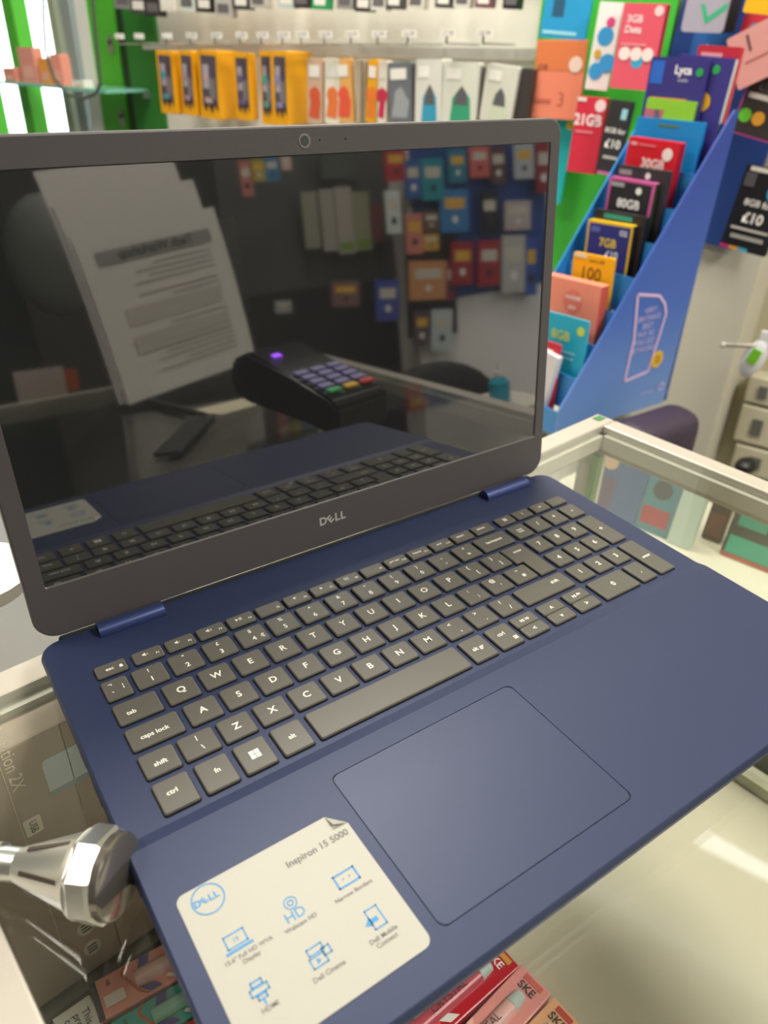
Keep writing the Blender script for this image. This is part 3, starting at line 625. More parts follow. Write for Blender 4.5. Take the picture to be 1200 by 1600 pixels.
step_pack(1, -.004, (848, 484), (920, 503), (826, 560), .004, '22a8c8', 'turquoise card with yellow lettering low on the stand', [('t', '8GB', .45, .68, .2, 'c8d84a', .02), ('c', .87, .82, .07, 'c8d84a'), ('t', 'national minutes', .55, .45, .07, 'b0e0e8'), ('t', 'unlimited texts', .55, .36, .07, 'b0e0e8')], L=.10)
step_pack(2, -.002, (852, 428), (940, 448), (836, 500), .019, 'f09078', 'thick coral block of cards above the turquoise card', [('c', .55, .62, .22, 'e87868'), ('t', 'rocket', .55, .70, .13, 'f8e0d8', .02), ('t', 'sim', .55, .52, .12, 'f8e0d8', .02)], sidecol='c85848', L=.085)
step_pack(3, -.004, (897, 393), (960, 405), (896, 440), .006, 'f2b010', 'yellow card marked 100 in the middle of the stand', [('t', '100', .48, .72, .26, '3a2c08', .0), ('t', 'extra x20', .6, .92, .07, '5a4208'), ('r', .02, .94, .35, .99, 'e0d8c0')])
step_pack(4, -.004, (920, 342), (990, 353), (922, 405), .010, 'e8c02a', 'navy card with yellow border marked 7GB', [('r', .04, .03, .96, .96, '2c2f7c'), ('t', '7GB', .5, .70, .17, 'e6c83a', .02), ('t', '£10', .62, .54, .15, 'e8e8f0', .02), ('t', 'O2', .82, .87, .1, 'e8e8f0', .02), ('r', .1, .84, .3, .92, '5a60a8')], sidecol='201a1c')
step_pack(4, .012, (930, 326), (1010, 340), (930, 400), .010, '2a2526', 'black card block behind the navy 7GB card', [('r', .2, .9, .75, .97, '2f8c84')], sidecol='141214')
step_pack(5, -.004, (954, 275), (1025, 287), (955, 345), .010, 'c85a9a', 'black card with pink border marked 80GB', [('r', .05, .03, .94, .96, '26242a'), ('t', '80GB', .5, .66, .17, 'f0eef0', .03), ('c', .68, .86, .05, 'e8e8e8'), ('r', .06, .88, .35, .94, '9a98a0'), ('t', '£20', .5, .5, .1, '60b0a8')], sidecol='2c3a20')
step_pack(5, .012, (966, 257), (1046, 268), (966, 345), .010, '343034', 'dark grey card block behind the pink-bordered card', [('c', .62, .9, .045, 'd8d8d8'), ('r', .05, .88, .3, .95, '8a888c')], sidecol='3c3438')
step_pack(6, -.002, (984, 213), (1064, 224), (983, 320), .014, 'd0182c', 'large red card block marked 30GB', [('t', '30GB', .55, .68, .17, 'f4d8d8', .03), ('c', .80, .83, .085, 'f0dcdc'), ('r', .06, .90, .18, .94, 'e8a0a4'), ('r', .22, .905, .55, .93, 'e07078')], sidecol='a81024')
step_pack(7, -.002, (996, 182), (1102, 192), (996, 270), .006, '1c86cc', 'plain bright blue card behind the red block', [('r', .35, .90, .65, .93, '5a7a3a')])
step_pack(7, .004, (1012, 152), (1088, 160), (1010, 200), .005, '8cc83a', 'lime and pink striped card showing above the blue card', [('p', [(0, .9), (0, 0), (.2, 0), (.4, .9)], 'b86878'), ('p', [(.2, .9), (.3, .9), (.45, .5), (.4, .4)], '606068')])
step_pack(7, .010, (1019, 88), (1110, 92), (1016, 220), .006, '3a3480', 'large purple card with white lettering and green dot on the top step', [('r', .04, .78, .26, .97, '2a68c8'), ('t', 'Lyca', .60, .90, .10, 'f0f0f4', .03), ('c', .88, .89, .035, '2aa04a'), ('t', '20 GB', .45, .53, .13, 'f0f0f4', .02), ('c', .80, .55, .085, 'e8b020'), ('t', 'mobile', .62, .82, .04, 'c8c8d8'), ('r', .1, .64, .75, .67, 'c87848')], L=.16)
step_pack(7, .018, (1062, 84), (1150, 92), (1050, 220), .008, '3c3684', 'second purple card tucked behind the first on the top step', [('t', 'Lyca', .45, .91, .10, 'f0f0f4', .03), ('c', .72, .91, .035, '2aa04a'), ('c', .62, .66, .075, 'e8b020'), ('c', .62, .42, .075, 'e8b020'), ('c', .62, .2, .075, 'e8b020')], L=.17, sidecol='c8c8cc')
step_pack(7, .028, (1092, 70), (1160, 74), (1088, 190), .008, 'c02a3c', 'tall red card rising behind the purple cards', [('r', .1, .9, .6, .95, 'e09aa0')], L=.17)

# ---- dark padded chair behind the counter
chm = mat('34283c', .55, noise=.15, nscale=60, bump=.1)
ch = thing('chair', 'dark purple padded chair back right of the stepped stand', 'chair', Matrix.Translation((.968, .355, FLOOR)))
cA = pl((915, 668), (1.0, .36, 0), (0, 1, 0)); 
MB().box((-.148, -.02, .60), (.012, .055, .762), None, .028, 4).build('backrest', chm, ch, smooth=True)
MB().box((-.115, -.02, .42), (.22, .10, .50), None, .03, 4).build('seat', chm, ch, smooth=True)
for x, y in ((-.10, .0), (.20, .0), (-.10, .08), (.20, .08)): MB().cyl((x, y, 0), (x, y, .45), .012).build('leg', mat('1c1a1c', .4, metal=.5), ch)

# ================================================================== far wall products
def W(q_, off): return pl(q_, WP + WN * off, WN)
def hang(name, label, cat, TL, TR, BL, off, th, col, items=(), group=None, sidecol=None, L=None, r=.002, rough=.4, tilt=None):
    t = standing(name, label, cat, TL, TR, BL, WP + WN * off, WN, th, col, items, group, r, L, sidecol, rough); return t
# pegboard rails and hooks with price tickets
for y, nm in ((72, 'lower'), (-60, 'upper')):
    A_, B_ = W((225, y), .012), W((850, y + 12), .012)
    rl = thing('hook_rail', 'thin white slotted rail for the %s row of hooks' % nm, 'rail', Matrix.Translation(A_)); MB().beam((0, 0, 0), B_ - A_, .010, .016).build('bar', mat('d8d6ce', .4, metal=.3), rl)
hooks_x = [262, 292, 335, 372, 410, 448, 480, 512, 540, 575, 615, 655, 700, 758, 812]
gh = 'chrome hooks with price tickets'
for i, x in enumerate(hooks_x):
    A_ = W((x - 28, 66), .0); base = W((x, 70), 0); 
    hk = thing('display_hook', 'chrome display hook with a white ticket, %s from the left on the far wall' % ORD[i], 'hook', Matrix.Translation(base), gh)
    tip = WN * .16; A_ = WN * .0222
    MB().tube([A_, tip, tip + UP * .012], .002, 8).build('prong', mat('c8c8c8', .15, metal=1), hk)
    tk = WN * .155 + UP * .016
    Mx = frame(tk, -WE, UP); 
    MB().box((-.016, -.001, -.006), (.016, .001, .006), Mx).build('ticket', mat('f2f0ea', .3), hk)
    if i > 2: MB().mesh(text('£%d.99' % (4 + i % 5), .011), Mx @ Matrix.Translation((0, -.0014, 0)) @ ROT).build('price_lettering', mat('8a7a70', .6), hk)
CASE = [('r', .12, .22, .88, .93, '554a55'), ('r', .2, .45, .5, .8, 'a8a0a8'), ('r', .5, .3, .8, .6, '7c7478'), ('p', [(.12, .22), (.3, .1), (.4, .22), (.6, .08), (.7, .22), (.88, .12), (.88, .24)], '3a3038')]
gy = 'yellow phone case boxes on the far wall'
YB = [((243, 78), (268, 80), (246, 175), 3, '3f9aa0'), ((279, 78), (300, 80), (282, 178), 4, 'a88a98'), ((308, 77), (340, 80), (318, 184), 7, 'b8a0a0'), ((364, 82), (388, 83), (366, 186), 2, '6a5a88'), ((405, 79), (424, 80), (407, 193), 1, '50a090'), ((424, 79), (448, 80), (426, 194), 7, '8a86b0')]
ordn = ['front', 'second', 'third', 'fourth', 'fifth', 'sixth', 'seventh']
pos = ['leftmost', 'second', 'third', 'fourth', 'fifth', 'sixth']
for h_, (TL, TR, BL, n, acc) in enumerate(YB):
    for j in range(n):
        TLp, TRp, BLp = (W(q_, .13) for q_ in (TL, TR, BL)); F, wd, h = quadframe(TLp, TRp, BLp)
        F = Matrix.Translation(-WN * (.0125 * j)) @ F
        it = CASE + [('c', .35, .62, .06, acc), ('c', .6, .40, .06, acc), ('r', .25, .24, .6, .32, acc)] if j == 0 else []
        card('phone_case_box', 'yellow phone case box on the %s yellow hook, %s in its row' % (pos[h_], ordn[j]), 'box', F, wd, h, .0115, 'eaa614', it, gy)
gq = 'clear phone case packs on the far wall'
QB = [((480, 90), (504, 92), (482, 192), 2, 'c8a890', 'd05a3a', 'orange-printed'), ((508, 90), (532, 92), (510, 192), 2, 'e8e0d0', 'e07a40', 'white and orange'), ((520, 92), (548, 90), (522, 192), 1, 'e0a860', 'e05a40', 'amber'), ((576, 92), (592, 94), (578, 192), 3, 'e0a020', 'e07a30', 'golden yellow'), ((592, 94), (606, 95), (590, 192), 2, 'e0d8c8', 'c03050', 'white with crimson edge'), ((606, 98), (642, 96), (604, 192), 3, '6c7076', '9a9ea2', 'slate grey'), ((650, 92), (692, 92), (645, 192), 4, 'd6d4cc', '3a98b8', 'clear with blue splash'), ((694, 96), (750, 98), (692, 190), 2, 'd2d4c8', '3a9a74', 'clear with green splash'), ((762, 98), (812, 106), (756, 188), 2, 'd0d0c4', 'c8d0b8', 'pale green and clear')]
for h_, (TL, TR, BL, n, c1, c2, wds) in enumerate(QB):
    for j in range(n):
        TLp, TRp, BLp = (W(q_, .13) for q_ in (TL, TR, BL)); F, wd, h = quadframe(TLp, TRp, BLp); F = Matrix.Translation(-WN * (.010 * j)) @ F
        it = [('p', [(.1, .1), (.3, .5), (.55, .6), (.9, .35), (.8, .08)], c2), ('c', .5, .45, .12, '5a5a5e' if h_ > 5 else c2), ('r', .1, .72, .8, .9, 'e6e2da')] if j == 0 else []
        if h_ > 5 and j == 0: it = [('p', [(.25, .0), (.3, .42), (.55, .60), (.8, .42), (.85, .0)], c2), ('p', [(.35, .3), (.4, .5), (.55, .62), (.7, .5), (.75, .3)], '5c5c60'), ('r', .1, .72, .5, .9, 'eceae2')]
        card('phone_case_pack', '%s phone case pack hanging on the far wall, %s on its hook' % (wds, ordn[j]), 'pack', F, wd, h, .009, c1, it, gq, r=.004)
F, wd, h = quadframe(W((546, 92), .12), W((570, 92), .12), W((545, 192), .12))
for j in range(6):
    card('phone_case_pack', 'plain cream phone case pack in the side-on bundle, %s of the bundle' % ordn[j], 'pack', frame(F.translation - WN * .013 * j + (-WE) * .004 * j, -WE * .3 + WN * .95, UP), .03, h, .010, 'a89a84', [], 'cream bundle of packs seen side-on')
F, wd, h = quadframe(W((812, 106), .12), W((834, 108), .12), W((808, 188), .12))
card('phone_case_pack', 'black-backed pack at the right end of the lower row', 'pack', F, wd, h, .06, '3a3634', [], None)
F, wd, h = quadframe(W((752, 104), .12), W((764, 106), .12), W((746, 190), .12))
card('phone_case_pack', 'narrow dark grey pack beside the clear packs', 'pack', F, wd, h, .04, '55504e', [], None)
# upper row, only the bottoms of the packs reach into view
gu = 'packs on the upper row of the far wall'
UBs = [(180, 12, '8a8a88'), (205, 20, '4a4448'), (228, 24, '3a3236'), (252, 16, 'e4e0d4'), (284, 16, 'cfd8d0'), (312, 18, '2a2828'), (343, 26, 'b8b4b0'), (372, 14, '3a3a3c'), (400, 12, 'b8b4ac'), (445, 12, 'c0ccc8'), (470, 12, '3c3634'), (500, 14, '1f9a5a'), (540, 14, '9a9894'), (570, 18, '3a3638'), (595, 16, 'd8d6cc'), (620, 14, '4a4a48'), (655, 14, 'd4d0c4'), (700, 12, '4a4848'), (730, 12, 'd6d2cc'), (765, 12, '7a4a58'), (810, 14, '221f22')]
for i, (x, yb, col) in enumerate(UBs):
    wd_ = 26
    nm = {'3': 'dark', '2': 'black', '4': 'charcoal', '1': 'green', '8': 'grey', '9': 'grey', '7': 'plum'}.get(col[0], 'pale')
    hang('hanging_pack', '%s pack hanging at the top edge, %s from the left in the upper row' % (nm, ORD[i]), 'pack', (x - 13, -95), (x + 13, -95), (x - 13, yb), .10, .02, col, [('r', .15, .06, .85, .18, 'e8e4dc' if i % 2 else '6a6668')], gu)

# green shop-front frame and window at the left
GR = mat('4fae2e', .45); GRD = mat('2f7d2a', .5)
def wbar(name, xt, xb, wk, off0, off1, m_, z0=-.56, z1=1.21):
    a = W((xt, 0), 0); c_ = a; k = (a - WP).dot(WE)
    return k
kk = lambda x, y=100: (W((x, y), 0) - WP).dot(WE)
def gpost(x0, x1, y, n0, n1, m_, name, z0=-.55, z1=1.2):
    k0, k1 = sorted((kk(x0, y), kk(x1, y))); return wallbox(k0, k1, z0, z1, n0, n1, name, m_)
gpost(186, 146, 60, -.02, .008, GR, 'window_1_frame'); gpost(200, 187, 60, -.02, .003, mat('1c3a20', .5), 'window_1_frame_gap'); gpost(248, 201, 60, .0, .012, GRD, 'window_1_frame_post')
kl0 = kk(-30, 100)
gpost(38, 22, 40, -.02, .03, GR, 'window_1_mullion'); gpost(146, 128, 60, -.03, .01, mat('e6e6e2', .4), 'window_1_jamb'); gpost(118, 104, 60, -.03, .005, mat('8f9694', .4), 'window_1_rail'); gpost(95, 84, 60, -.03, .005, mat('9aa08a', .4), 'window_1_track')
wallbox(kk(-200), kk(-20, 100), -.55, 1.2, -.03, .03, 'window_1_outer_frame', GR) if kk(-200) < kk(-20) else wallbox(kk(-20, 100), kk(-20, 100) + .25, -.55, 1.2, -.03, .03, 'window_1_outer_frame', GR)
struct(MB().box((KQ + .001, -.012, -.55), (2.69, -.008, 1.2), Matrix.Translation(WP) @ Matrix((WE, WN, UP)).transposed().to_4x4()).build('window_1_glass', glass('window_glass', (.97, .99, .98), 1.3)))
for q_ , nm in (((172, 70), 'round keyhole plate'), ((190, 185), 'slot latch plate')):
    c_ = W(q_, .013); Mx = frame(c_, -WE, UP); o = thing('lock_plate', 'small grey %s on the green window frame' % nm, 'lock', Mx)
    MB().prism(rrect(-.010, -.022, .010, .022, .009, 6), 0, -.002, ROT @ Matrix()).build('plate', mat('a8a49a', .3, metal=.6), o); MB().cyl((0, -.004, .006), (0, .0, .006), .005).build('keyhole', mat('3a3630', .4), o)
# glass shelf with phone boxes in the window
sA, sB = W((52, 136), .16), W((165, 140), .16)
shf = thing('window_shelf', 'small glass shelf in front of the bright window', 'shelf', frame((sA + sB) / 2, -WE, UP))
lw = (sB - sA).length; MB().box((-lw / 2 - .25, 0, -.004), (lw / 2, .14, .004)).build('glass_plate', mat('7fc4b4', .1), shf)
for x in (-lw / 2, lw / 2 - .01): MB().box((x, .13, -.02), (x + .01, .21, .0)).build('bracket', mat('aab0ae', .3, metal=.7), shf)
gw = 'boxes on the window shelf'
for i, (x0, x1, y0, col, lb) in enumerate(((4, 22, 112, 'e08a7a', 'salmon box at the left end of the window shelf'), (26, 50, 78, 'e49a8c', 'tall pink box on the window shelf'), (58, 74, 92, 'f0a050', 'orange box on the window shelf'), (76, 92, 84, 'ee9a8a', 'coral box near the middle of the window shelf'), (112, 130, 124, 'e8e4dc', 'low white box at the right end of the window shelf'))):
    TLp, TRp = W((x0, y0), .14), W((x1, y0), .14); BLp = W((x0, 135), .14); F, wd, h = quadframe(TLp, TRp, BLp)
    F.translation.z = sA.z + .0045; card('phone_box', lb, 'box', F, wd, max(h, .02), .03, col, [('r', .2, .2, .8, .5, 'f0b0a0')], gw)
# hanging cable
cb = MB(); P_ = [W(q_, .20) for q_ in ((67, -30), (68, 30), (71, 80), (84, 122), (105, 148), (130, 154), (150, 146), (157, 130), (150, 60), (142, -30))]; cb.tube([p_ - P_[0] for p_ in P_], .004, 8)
o = cb.build('cable', mat('4a5048', .5)); o.location = P_[0]; tag(o, 'thin dark cable looping down in front of the bright window', 'cable')

# ---- green board and hanging packs left of the stand
F, wd, h = quadframe(W((852, -40), .03), W((1068, -40), .03), W((852, 418), .03))
gb = card('display_board', 'bright green display board on the wall behind the hanging cards', 'board', F, wd, h, .01, '42b83a', [])
gc = 'cards hanging on the green board'
hang('hanging_card', 'sky blue card hanging at the top left of the green board', 'card', (858, -40), (932, -36), (852, 58), .10, .006, '2a9ad0', [('r', .2, .35, .45, .75, '2a5a78'), ('r', .05, .06, .8, .12, '9ad8e8')], gc)
hang('hanging_card', 'orange card with a large 3 under the sky blue card', 'card', (840, 62), (919, 62), (826, 184), .10, .006, 'e8866a', [('r', 0, .62, 1, .98, 'd87848'), ('t', '3', .60, .25, .26, 'b8584a', -.01), ('t', '£10', .16, .66, .1, '6a3a28', .02), ('c', .82, .70, .10, 'e8d0c0'), ('r', .05, .22, .4, .26, 'c86a58')], gc)
hang('hanging_card', 'white card with blue bubbles on the green board', 'card', (938, 2), (975, 4), (908, 138), .12, .006, 'ece8e6', [('c', .5, .62, .11, '3a9ad8'), ('c', .62, .78, .06, 'd84a8a'), ('c', .35, .22, .1, '3a9ad8'), ('c', .78, .32, .11, '3a9ad8'), ('c', .3, .42, .05, 'd8a83a')], gc)
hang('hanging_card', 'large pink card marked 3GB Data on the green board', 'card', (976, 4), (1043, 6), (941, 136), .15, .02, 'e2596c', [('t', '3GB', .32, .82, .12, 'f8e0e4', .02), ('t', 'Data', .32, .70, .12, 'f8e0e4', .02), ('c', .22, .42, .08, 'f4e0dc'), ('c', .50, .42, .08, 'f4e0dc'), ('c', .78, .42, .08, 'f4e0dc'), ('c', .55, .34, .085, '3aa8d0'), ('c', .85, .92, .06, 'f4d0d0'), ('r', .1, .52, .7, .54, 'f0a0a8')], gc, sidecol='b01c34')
hang('hanging_card', 'turquoise card showing beside the lid corner', 'card', (868, 186), (898, 190), (866, 318), .08, .006, '22b0b4', [('c', .8, .95, .05, 'e0c83a'), ('t', '8', .3, .5, .1, 'd8e8e8')], gc)
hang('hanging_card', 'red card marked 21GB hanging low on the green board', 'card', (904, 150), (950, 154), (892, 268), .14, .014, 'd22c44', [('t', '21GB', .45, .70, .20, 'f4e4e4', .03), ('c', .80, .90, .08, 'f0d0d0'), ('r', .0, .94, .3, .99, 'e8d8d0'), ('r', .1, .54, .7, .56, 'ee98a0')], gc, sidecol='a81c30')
hang('hanging_card', 'black card marked £10 hanging beside the red 21GB card', 'card', (955, 155), (990, 160), (932, 270), .16, .012, '2e2c30', [('t', '£10', .5, .42, .16, 'ece8e4', .02), ('t', '8GB for', .5, .60, .10, 'ece8e4', .01), ('r', .6, .76, .85, .9, '9ad0dc'), ('r', .2, .22, .85, .26, 'b8b4b0'), ('r', .1, 0, .9, .04, 'd060a0')], gc)

# ---- wall pillar with a navy board at right
PF = math.radians(107); PE = Vector((-math.cos(PF), -math.sin(PF), 0)); PNn = UP.cross(PE)   # PE runs right in the picture
PC = pl((1100, 377), CP + ray((1100, 377)) * 1.47, RV[2]); 
def pf(q_, off): return pl(q_, PC - PNn * off, PNn)
PRt = pf((1191, 400), 0)
wdt = 0.62
PMx = Matrix.Translation(Vector((PRt.x, PRt.y, 0))) @ Matrix((PE, PNn, UP)).transposed().to_4x4()
struct(MB().box((-wdt * .45, 0, FLOOR), (0, .25, CEIL), PMx).build('wall_pillar', mat('c8c4b4', .7, noise=.05, nscale=8)))
struct(MB().box((0.0, .12, FLOOR), (1.2, .16, CEIL), PMx).build('wall_right_return', mat('c9c2a6', .7)))
struct(MB().box((3.15, -3.2, FLOOR), (3.2, 4.4, CEIL)).build('wall_right', mat('8a8880', .8)))
F, wd, h = quadframe(pf((1085, -60), .02), pf((1300, -40), .02), pf((1095, 378), .02))
nb = card('display_board', 'dark navy display board on the pillar at right', 'board', F, wd, h, .012, '1d3a78', [])
gn = 'cards hanging on the navy board'
def ph(label, TL, TR, BL, off, th, col, items, side=None, r=.003, rough=.4):
    return standing('hanging_card', label, 'card', TL, TR, BL, PC - PNn * off, PNn, th, col, items, gn, r, None, side, rough)
ph('silver card with a green tick at the top of the navy board', (1082, -40), (1150, -40), (1075, 50), .12, .006, 'a8a4b4', [('p', [(.35, .5), (.55, .14), (.98, .42), (.98, .54), (.58, .28), (.45, .5)], '3ab080')], r=.006)
ph('black card behind the silver one on the navy board', (1100, -40), (1168, -40), (1098, 50), .09, .006, '2a282e', [])
ph('yellow card at the top right corner', (1175, -30), (1240, -24), (1168, 20), .13, .006, 'f0b81c', [])
ph('blue card with white lettering behind the silver card', (1086, 46), (1142, 50), (1082, 88), .05, .004, '2a62a8', [('t', 'Lyca', .6, .4, .3, 'c8d8e8')])
ph('salmon pink card hanging askew near the top right', (1135, 62), (1235, 10), (1150, 143), .168, .004, 'd89a94', [('r', .2, .4, .6, .44, 'b06a68'), ('r', .3, .6, .34, .9, '604048')])
ph('dark card with pink border at the right edge', (1196, 66), (1270, 84), (1149, 208), .15, .010, 'c8509a', [('r', .03, .02, .97, .97, '3a3836'), ('r', .2, .68, .6, .9, 'e6e2da'), ('c', .2, .22, .08, '6ac83a'), ('c', .5, .22, .08, 'e8a83a'), ('r', .1, .42, .9, .48, 'd8d4cc'), ('t', '£15', .4, .56, .12, 'e8e4dc', .02)])
ph('red card peeping out behind the salmon one', (1165, 20), (1200, 24), (1163, 60), .07, .004, 'c83040', [('c', .6, .4, .25, '2a9ac0')])
ph('black card marked 8GB for £10 at the right edge', (1168, 256), (1245, 272), (1118, 382), .14, .010, '1f1f22', [('t', '£10', .48, .40, .17, 'f0ece4', .03), ('t', '8GB for', .5, .58, .11, 'e8e4dc', .02), ('r', .1, .25, .9, .28, 'c8c4bc'), ('c', .78, .74, .12, '3a9ac8'), ('r', .06, .76, .28, .92, '55555a'), ('r', .1, .94, .6, .99, 'e0dcd0'), ('r', 0, 0, .2, .04, 'c83070'), ('r', .2, 0, .4, .04, 'e0a030'), ('r', .4, 0, .6, .04, '4aa8d0'), ('r', .15, .14, .85, .19, 'a8a49c')])
# beige switch boxes on the return wall, right edge
def rp(q_, off): return pl(q_, PC - PNn * (off - .12), PNn)
for i, (TL, TR, BL, lb) in enumerate((((1172, 585), (1240, 600), (1158, 628), 'topmost beige switch box at the right edge'), ((1160, 630), (1240, 650), (1150, 690), 'middle beige switch box at the right edge'), ((1150, 692), (1240, 716), (1138, 735), 'lowest beige switch box at the right edge'))):
    F, wd, h = quadframe(rp(TL, .05), rp(TR, .05), rp(BL, .05)); t = thing('switch_box', lb, 'switch box', F, 'beige switch boxes')
    MB().box((-wd / 2, 0, 0.002), (wd / 2, .05, h - .002), None, .004).build('housing', mat('cfc9b0', .5), t)
    MB().box((-wd * .2, -.004, h * .3), (wd * .0, 0, h * .7)).build('switch', mat('6a6a66', .4), t)
# white gadget with green button held on a pin
gd = rp((1178, 560), .30); t = thing('hanging_gadget', 'white oval gadget with a bright green panel on a metal pin', 'gadget', frame(gd, PE, UP))
MB().ball((0, 0, 0), .030, 24, (.62, .35, 1.25), Matrix.Rotation(math.radians(14), 4, 'Y')).build('body', mat('e8e6ea', .35), t, smooth=True)
MB().box((-.008, -.013, -.006), (.008, -.010, .02), Matrix.Rotation(math.radians(14), 4, 'Y')).build('green_panel', mat('7ac82a', .4), t)
MB().cyl((-.055, -.004, .012), (.0, -.004, .024), .0035).build('pin', mat('b8b0a4', .3, metal=.6), t); MB().ball((-.055, -.004, .012), .0055, 12).build('pin_tip', mat('e0dcd0', .3), t)
MB().box((.0, -.004, .024), (.10, .004, .05)).build('arm', mat('e8e6ea', .4), t)
lp_ = rp((1165, 728), .12); t = MB().ball((0, 0, 0), .02, 16, (1.3, 1, .9)).build('black_knob', mat('161616', .4)); t.location = lp_; tag(t, 'small black knob below the beige switch boxes', 'knob')

# ================================================================== left of the counter
F = frame(cw(-CWID - .25, .10, FLOOR), CX, UP)
lc = thing('window_counter', 'pale counter standing behind the glass counter at the left edge', 'counter', F)
MB().box((-.35, 0, 0), (.33, .50, -FLOOR - .07), None, .003).build('body', mat('c2c4b4', .5), lc)
MB().box((-.355, -.012, -FLOOR - .07), (.335, .51, -FLOOR - .045), None, .003).build('top', mat('d8d2c2', .4), lc)
dc = pz((18, 893), -.03); dsh = thing('white_dish', 'white round dish on the pale counter at the left edge', 'dish', Matrix.Translation((dc.x - .02, dc.y, -.0445)))
MB().lathe([(.012, 0), (.030, .010), (.034, .022), (.031, .022), (.010, .006)], None, 28).build('bowl', mat('f4f2ea', .3), dsh, smooth=True)

# ================================================================== things behind the photographer, seen mirrored in the screen
# paper sheets in a clear holder
PB = mpl((198, 640), (0, 0, ZG), (0, 0, 1)); PR = mpl((418, 585), (0, 0, ZG), (0, 0, 1))
pd = (PR - PB); pd.z = 0; pwid = pd.length; pd.normalize(); pn = Vector((-pd.y, pd.x, 0)); pn = pn if pn.y > 0 else -pn    # faces the laptop
print('PAPER', PB, PR, pwid)
pc = (PB + PR) / 2
def PP(q_, back=0.0):
    v = mpl(q_, PB - pn * back, pn); return ((v - pc).dot(-pd), v.z - ZG)
print([PP(q_) for q_ in ((62, 275), (280, 255), (345, 345), (195, 637), (320, 300), (105, 370))])
PMX = frame(Vector((pc.x, pc.y, ZG)), -pd, UP)
hold = thing('leaflet_holder', 'clear acrylic holder for loose paper sheets on the glass counter', 'holder', PMX @ Matrix.Translation((0, .02, .0002)))
MB().box((-pwid / 2 - .008, -.028, 0), (pwid / 2 + .008, .03, .004)).build('base', CLEAR, hold); MB().box((-pwid / 2 - .008, .010, .004), (pwid / 2 + .008, .013, .24)).build('back_plate', CLEAR, hold)
MB().box((-pwid / 2 - .008, -.028, .004), (pwid / 2 + .008, -.026, .03)).build('front_lip', CLEAR, hold)
AW, BOW = .208, .03
def sheet(i, dx, hgt, y0, lb, AW):
    t = thing('paper_sheet', lb, 'paper', PMX @ Matrix.Translation((dx, y0, .018)) @ Matrix.Rotation(math.radians(5.6), 4, 'Y'), 'paper sheets in the clear holder')
    m = MB(); n = 14; rows = []
    for k in range(n + 1):
        z = hgt * k / n; yb = BOW * (z / .30) ** 2.5
        rows.append([m.b.verts.new((x, yb, z)) for x in (-AW / 2, 0, AW / 2)] + [m.b.verts.new((x, yb + .0004, z)) for x in (AW / 2, 0, -AW / 2)])
    for A_, B_ in zip(rows, rows[1:]):
        for q_ in range(6): m.b.faces.new((A_[q_], A_[(q_ + 1) % 6], B_[(q_ + 1) % 6], B_[q_]))
    m.b.faces.new(rows[0][::-1]); m.b.faces.new(rows[-1]); m.build('sheet', mat('e8e4e2', .7), t, smooth=True)
    return t
HS = .60; 
sheets_h = (PP((345, 345))[1], PP((320, 300))[1], PP((280, 255))[1])
print('SH', sheets_h)
fs = sheet(0, .011, sheets_h[0] - .008, -.010, 'front paper sheet with a grey header bar in the clear holder', .222)
sheet(1, .020, sheets_h[1] - .008, -.004, 'middle paper sheet rising behind the headed one', .212); sheet(2, .030, sheets_h[2] - .008, 0.002, 'rear paper sheet, the tallest in the clear holder', .200)
H0 = sheets_h[0]
def onp(z): return BOW * (z / .30) ** 2.5
hz = .192
Tt = Matrix.Translation((0, onp(hz) - .0030, hz)) @ Matrix.Rotation(-math.atan(2.5 * BOW / .30 * (hz / .30) ** 1.5), 4, 'X')
MB().box((-AW * .43, -.0006, -.0085), (AW * .43, 0, .0085), Tt).build('header_bar', mat('9a9a98', .7), fs)
MB().mesh(text('Tech Workshop', .0175, bold=.025), Tt @ Matrix.Translation((0, -.0012, 0)) @ ROT).build('lettering', mat('4a4a4a', .7), fs)
m = MB(); random.seed(3)
for j in range(20):
    z = H0 * (.74 - .032 * j)
    if j in (4, 9, 10): continue
    yy = onp(z) - .0022; x0 = -AW * .40; x1 = x0 + AW * random.uniform(.35, .8)
    m.box((x0, yy, z - .0008), (x1, yy + .0004, z + .0008))
m.build('printed_lines', mat('b6b2b0', .7), fs)
for z0, z1 in ((.42, .52), (.26, .36)): 
    zc = H0 * (z0 + z1) / 2; MB().box((-AW * .38, onp(zc) - .0022, H0 * z0), (AW * .36, onp(zc) - .0016, H0 * z1)).build('shaded_table', mat('cfcac8', .7), fs)

# card payment terminal
T0 = mpl((412, 585), (0, 0, .03), (0, 0, 1)); T1 = mpl((562, 600), (0, 0, .03), (0, 0, 1))
print('TERM', T0, T1, (T1 - T0).length)
ty = (T0 - T1); ty.z = 0; tl = ty.length; ty.normalize(); tx = ty.cross(UP)     # ty: towards the printer end; tx: right
TM = Matrix.Translation(Vector((T1.x, T1.y, ZG + .0003))) @ Matrix((tx, ty, UP)).transposed().to_4x4()
tm = thing('card_terminal', 'black card payment terminal with purple-lit keypad on the glass counter', 'card terminal', TM)
TB = mat('141316', .35); tw = .040
prof = [(0, 0), (.012, 0), (.05, .012), (.15, .030), (.175, .028), (.185, .050), (.175, .075), (.14, .085), (.06, .058), (.004, .042), (-.004, .03)]
m = MB(); m.prism(prof, -tw, tw, Matrix(((0, 0, 1, 0), (1, 0, 0, 0), (0, 1, 0, 0), (0, 0, 0, 1))), 0)
bmesh.ops.bevel(m.b, geom=m.b.edges[:], offset=.004, segments=2, affect='EDGES'); m.build('body', TB, tm, smooth=True)
sl = math.atan2(.016, .056)
def TS(x, d): return Matrix.Translation((x, d, .0435 + (d - .004) * math.tan(sl))) @ Matrix.Rotation(sl, 4, 'X')
cols = [('c03020', 'e0a020', '20a050')]
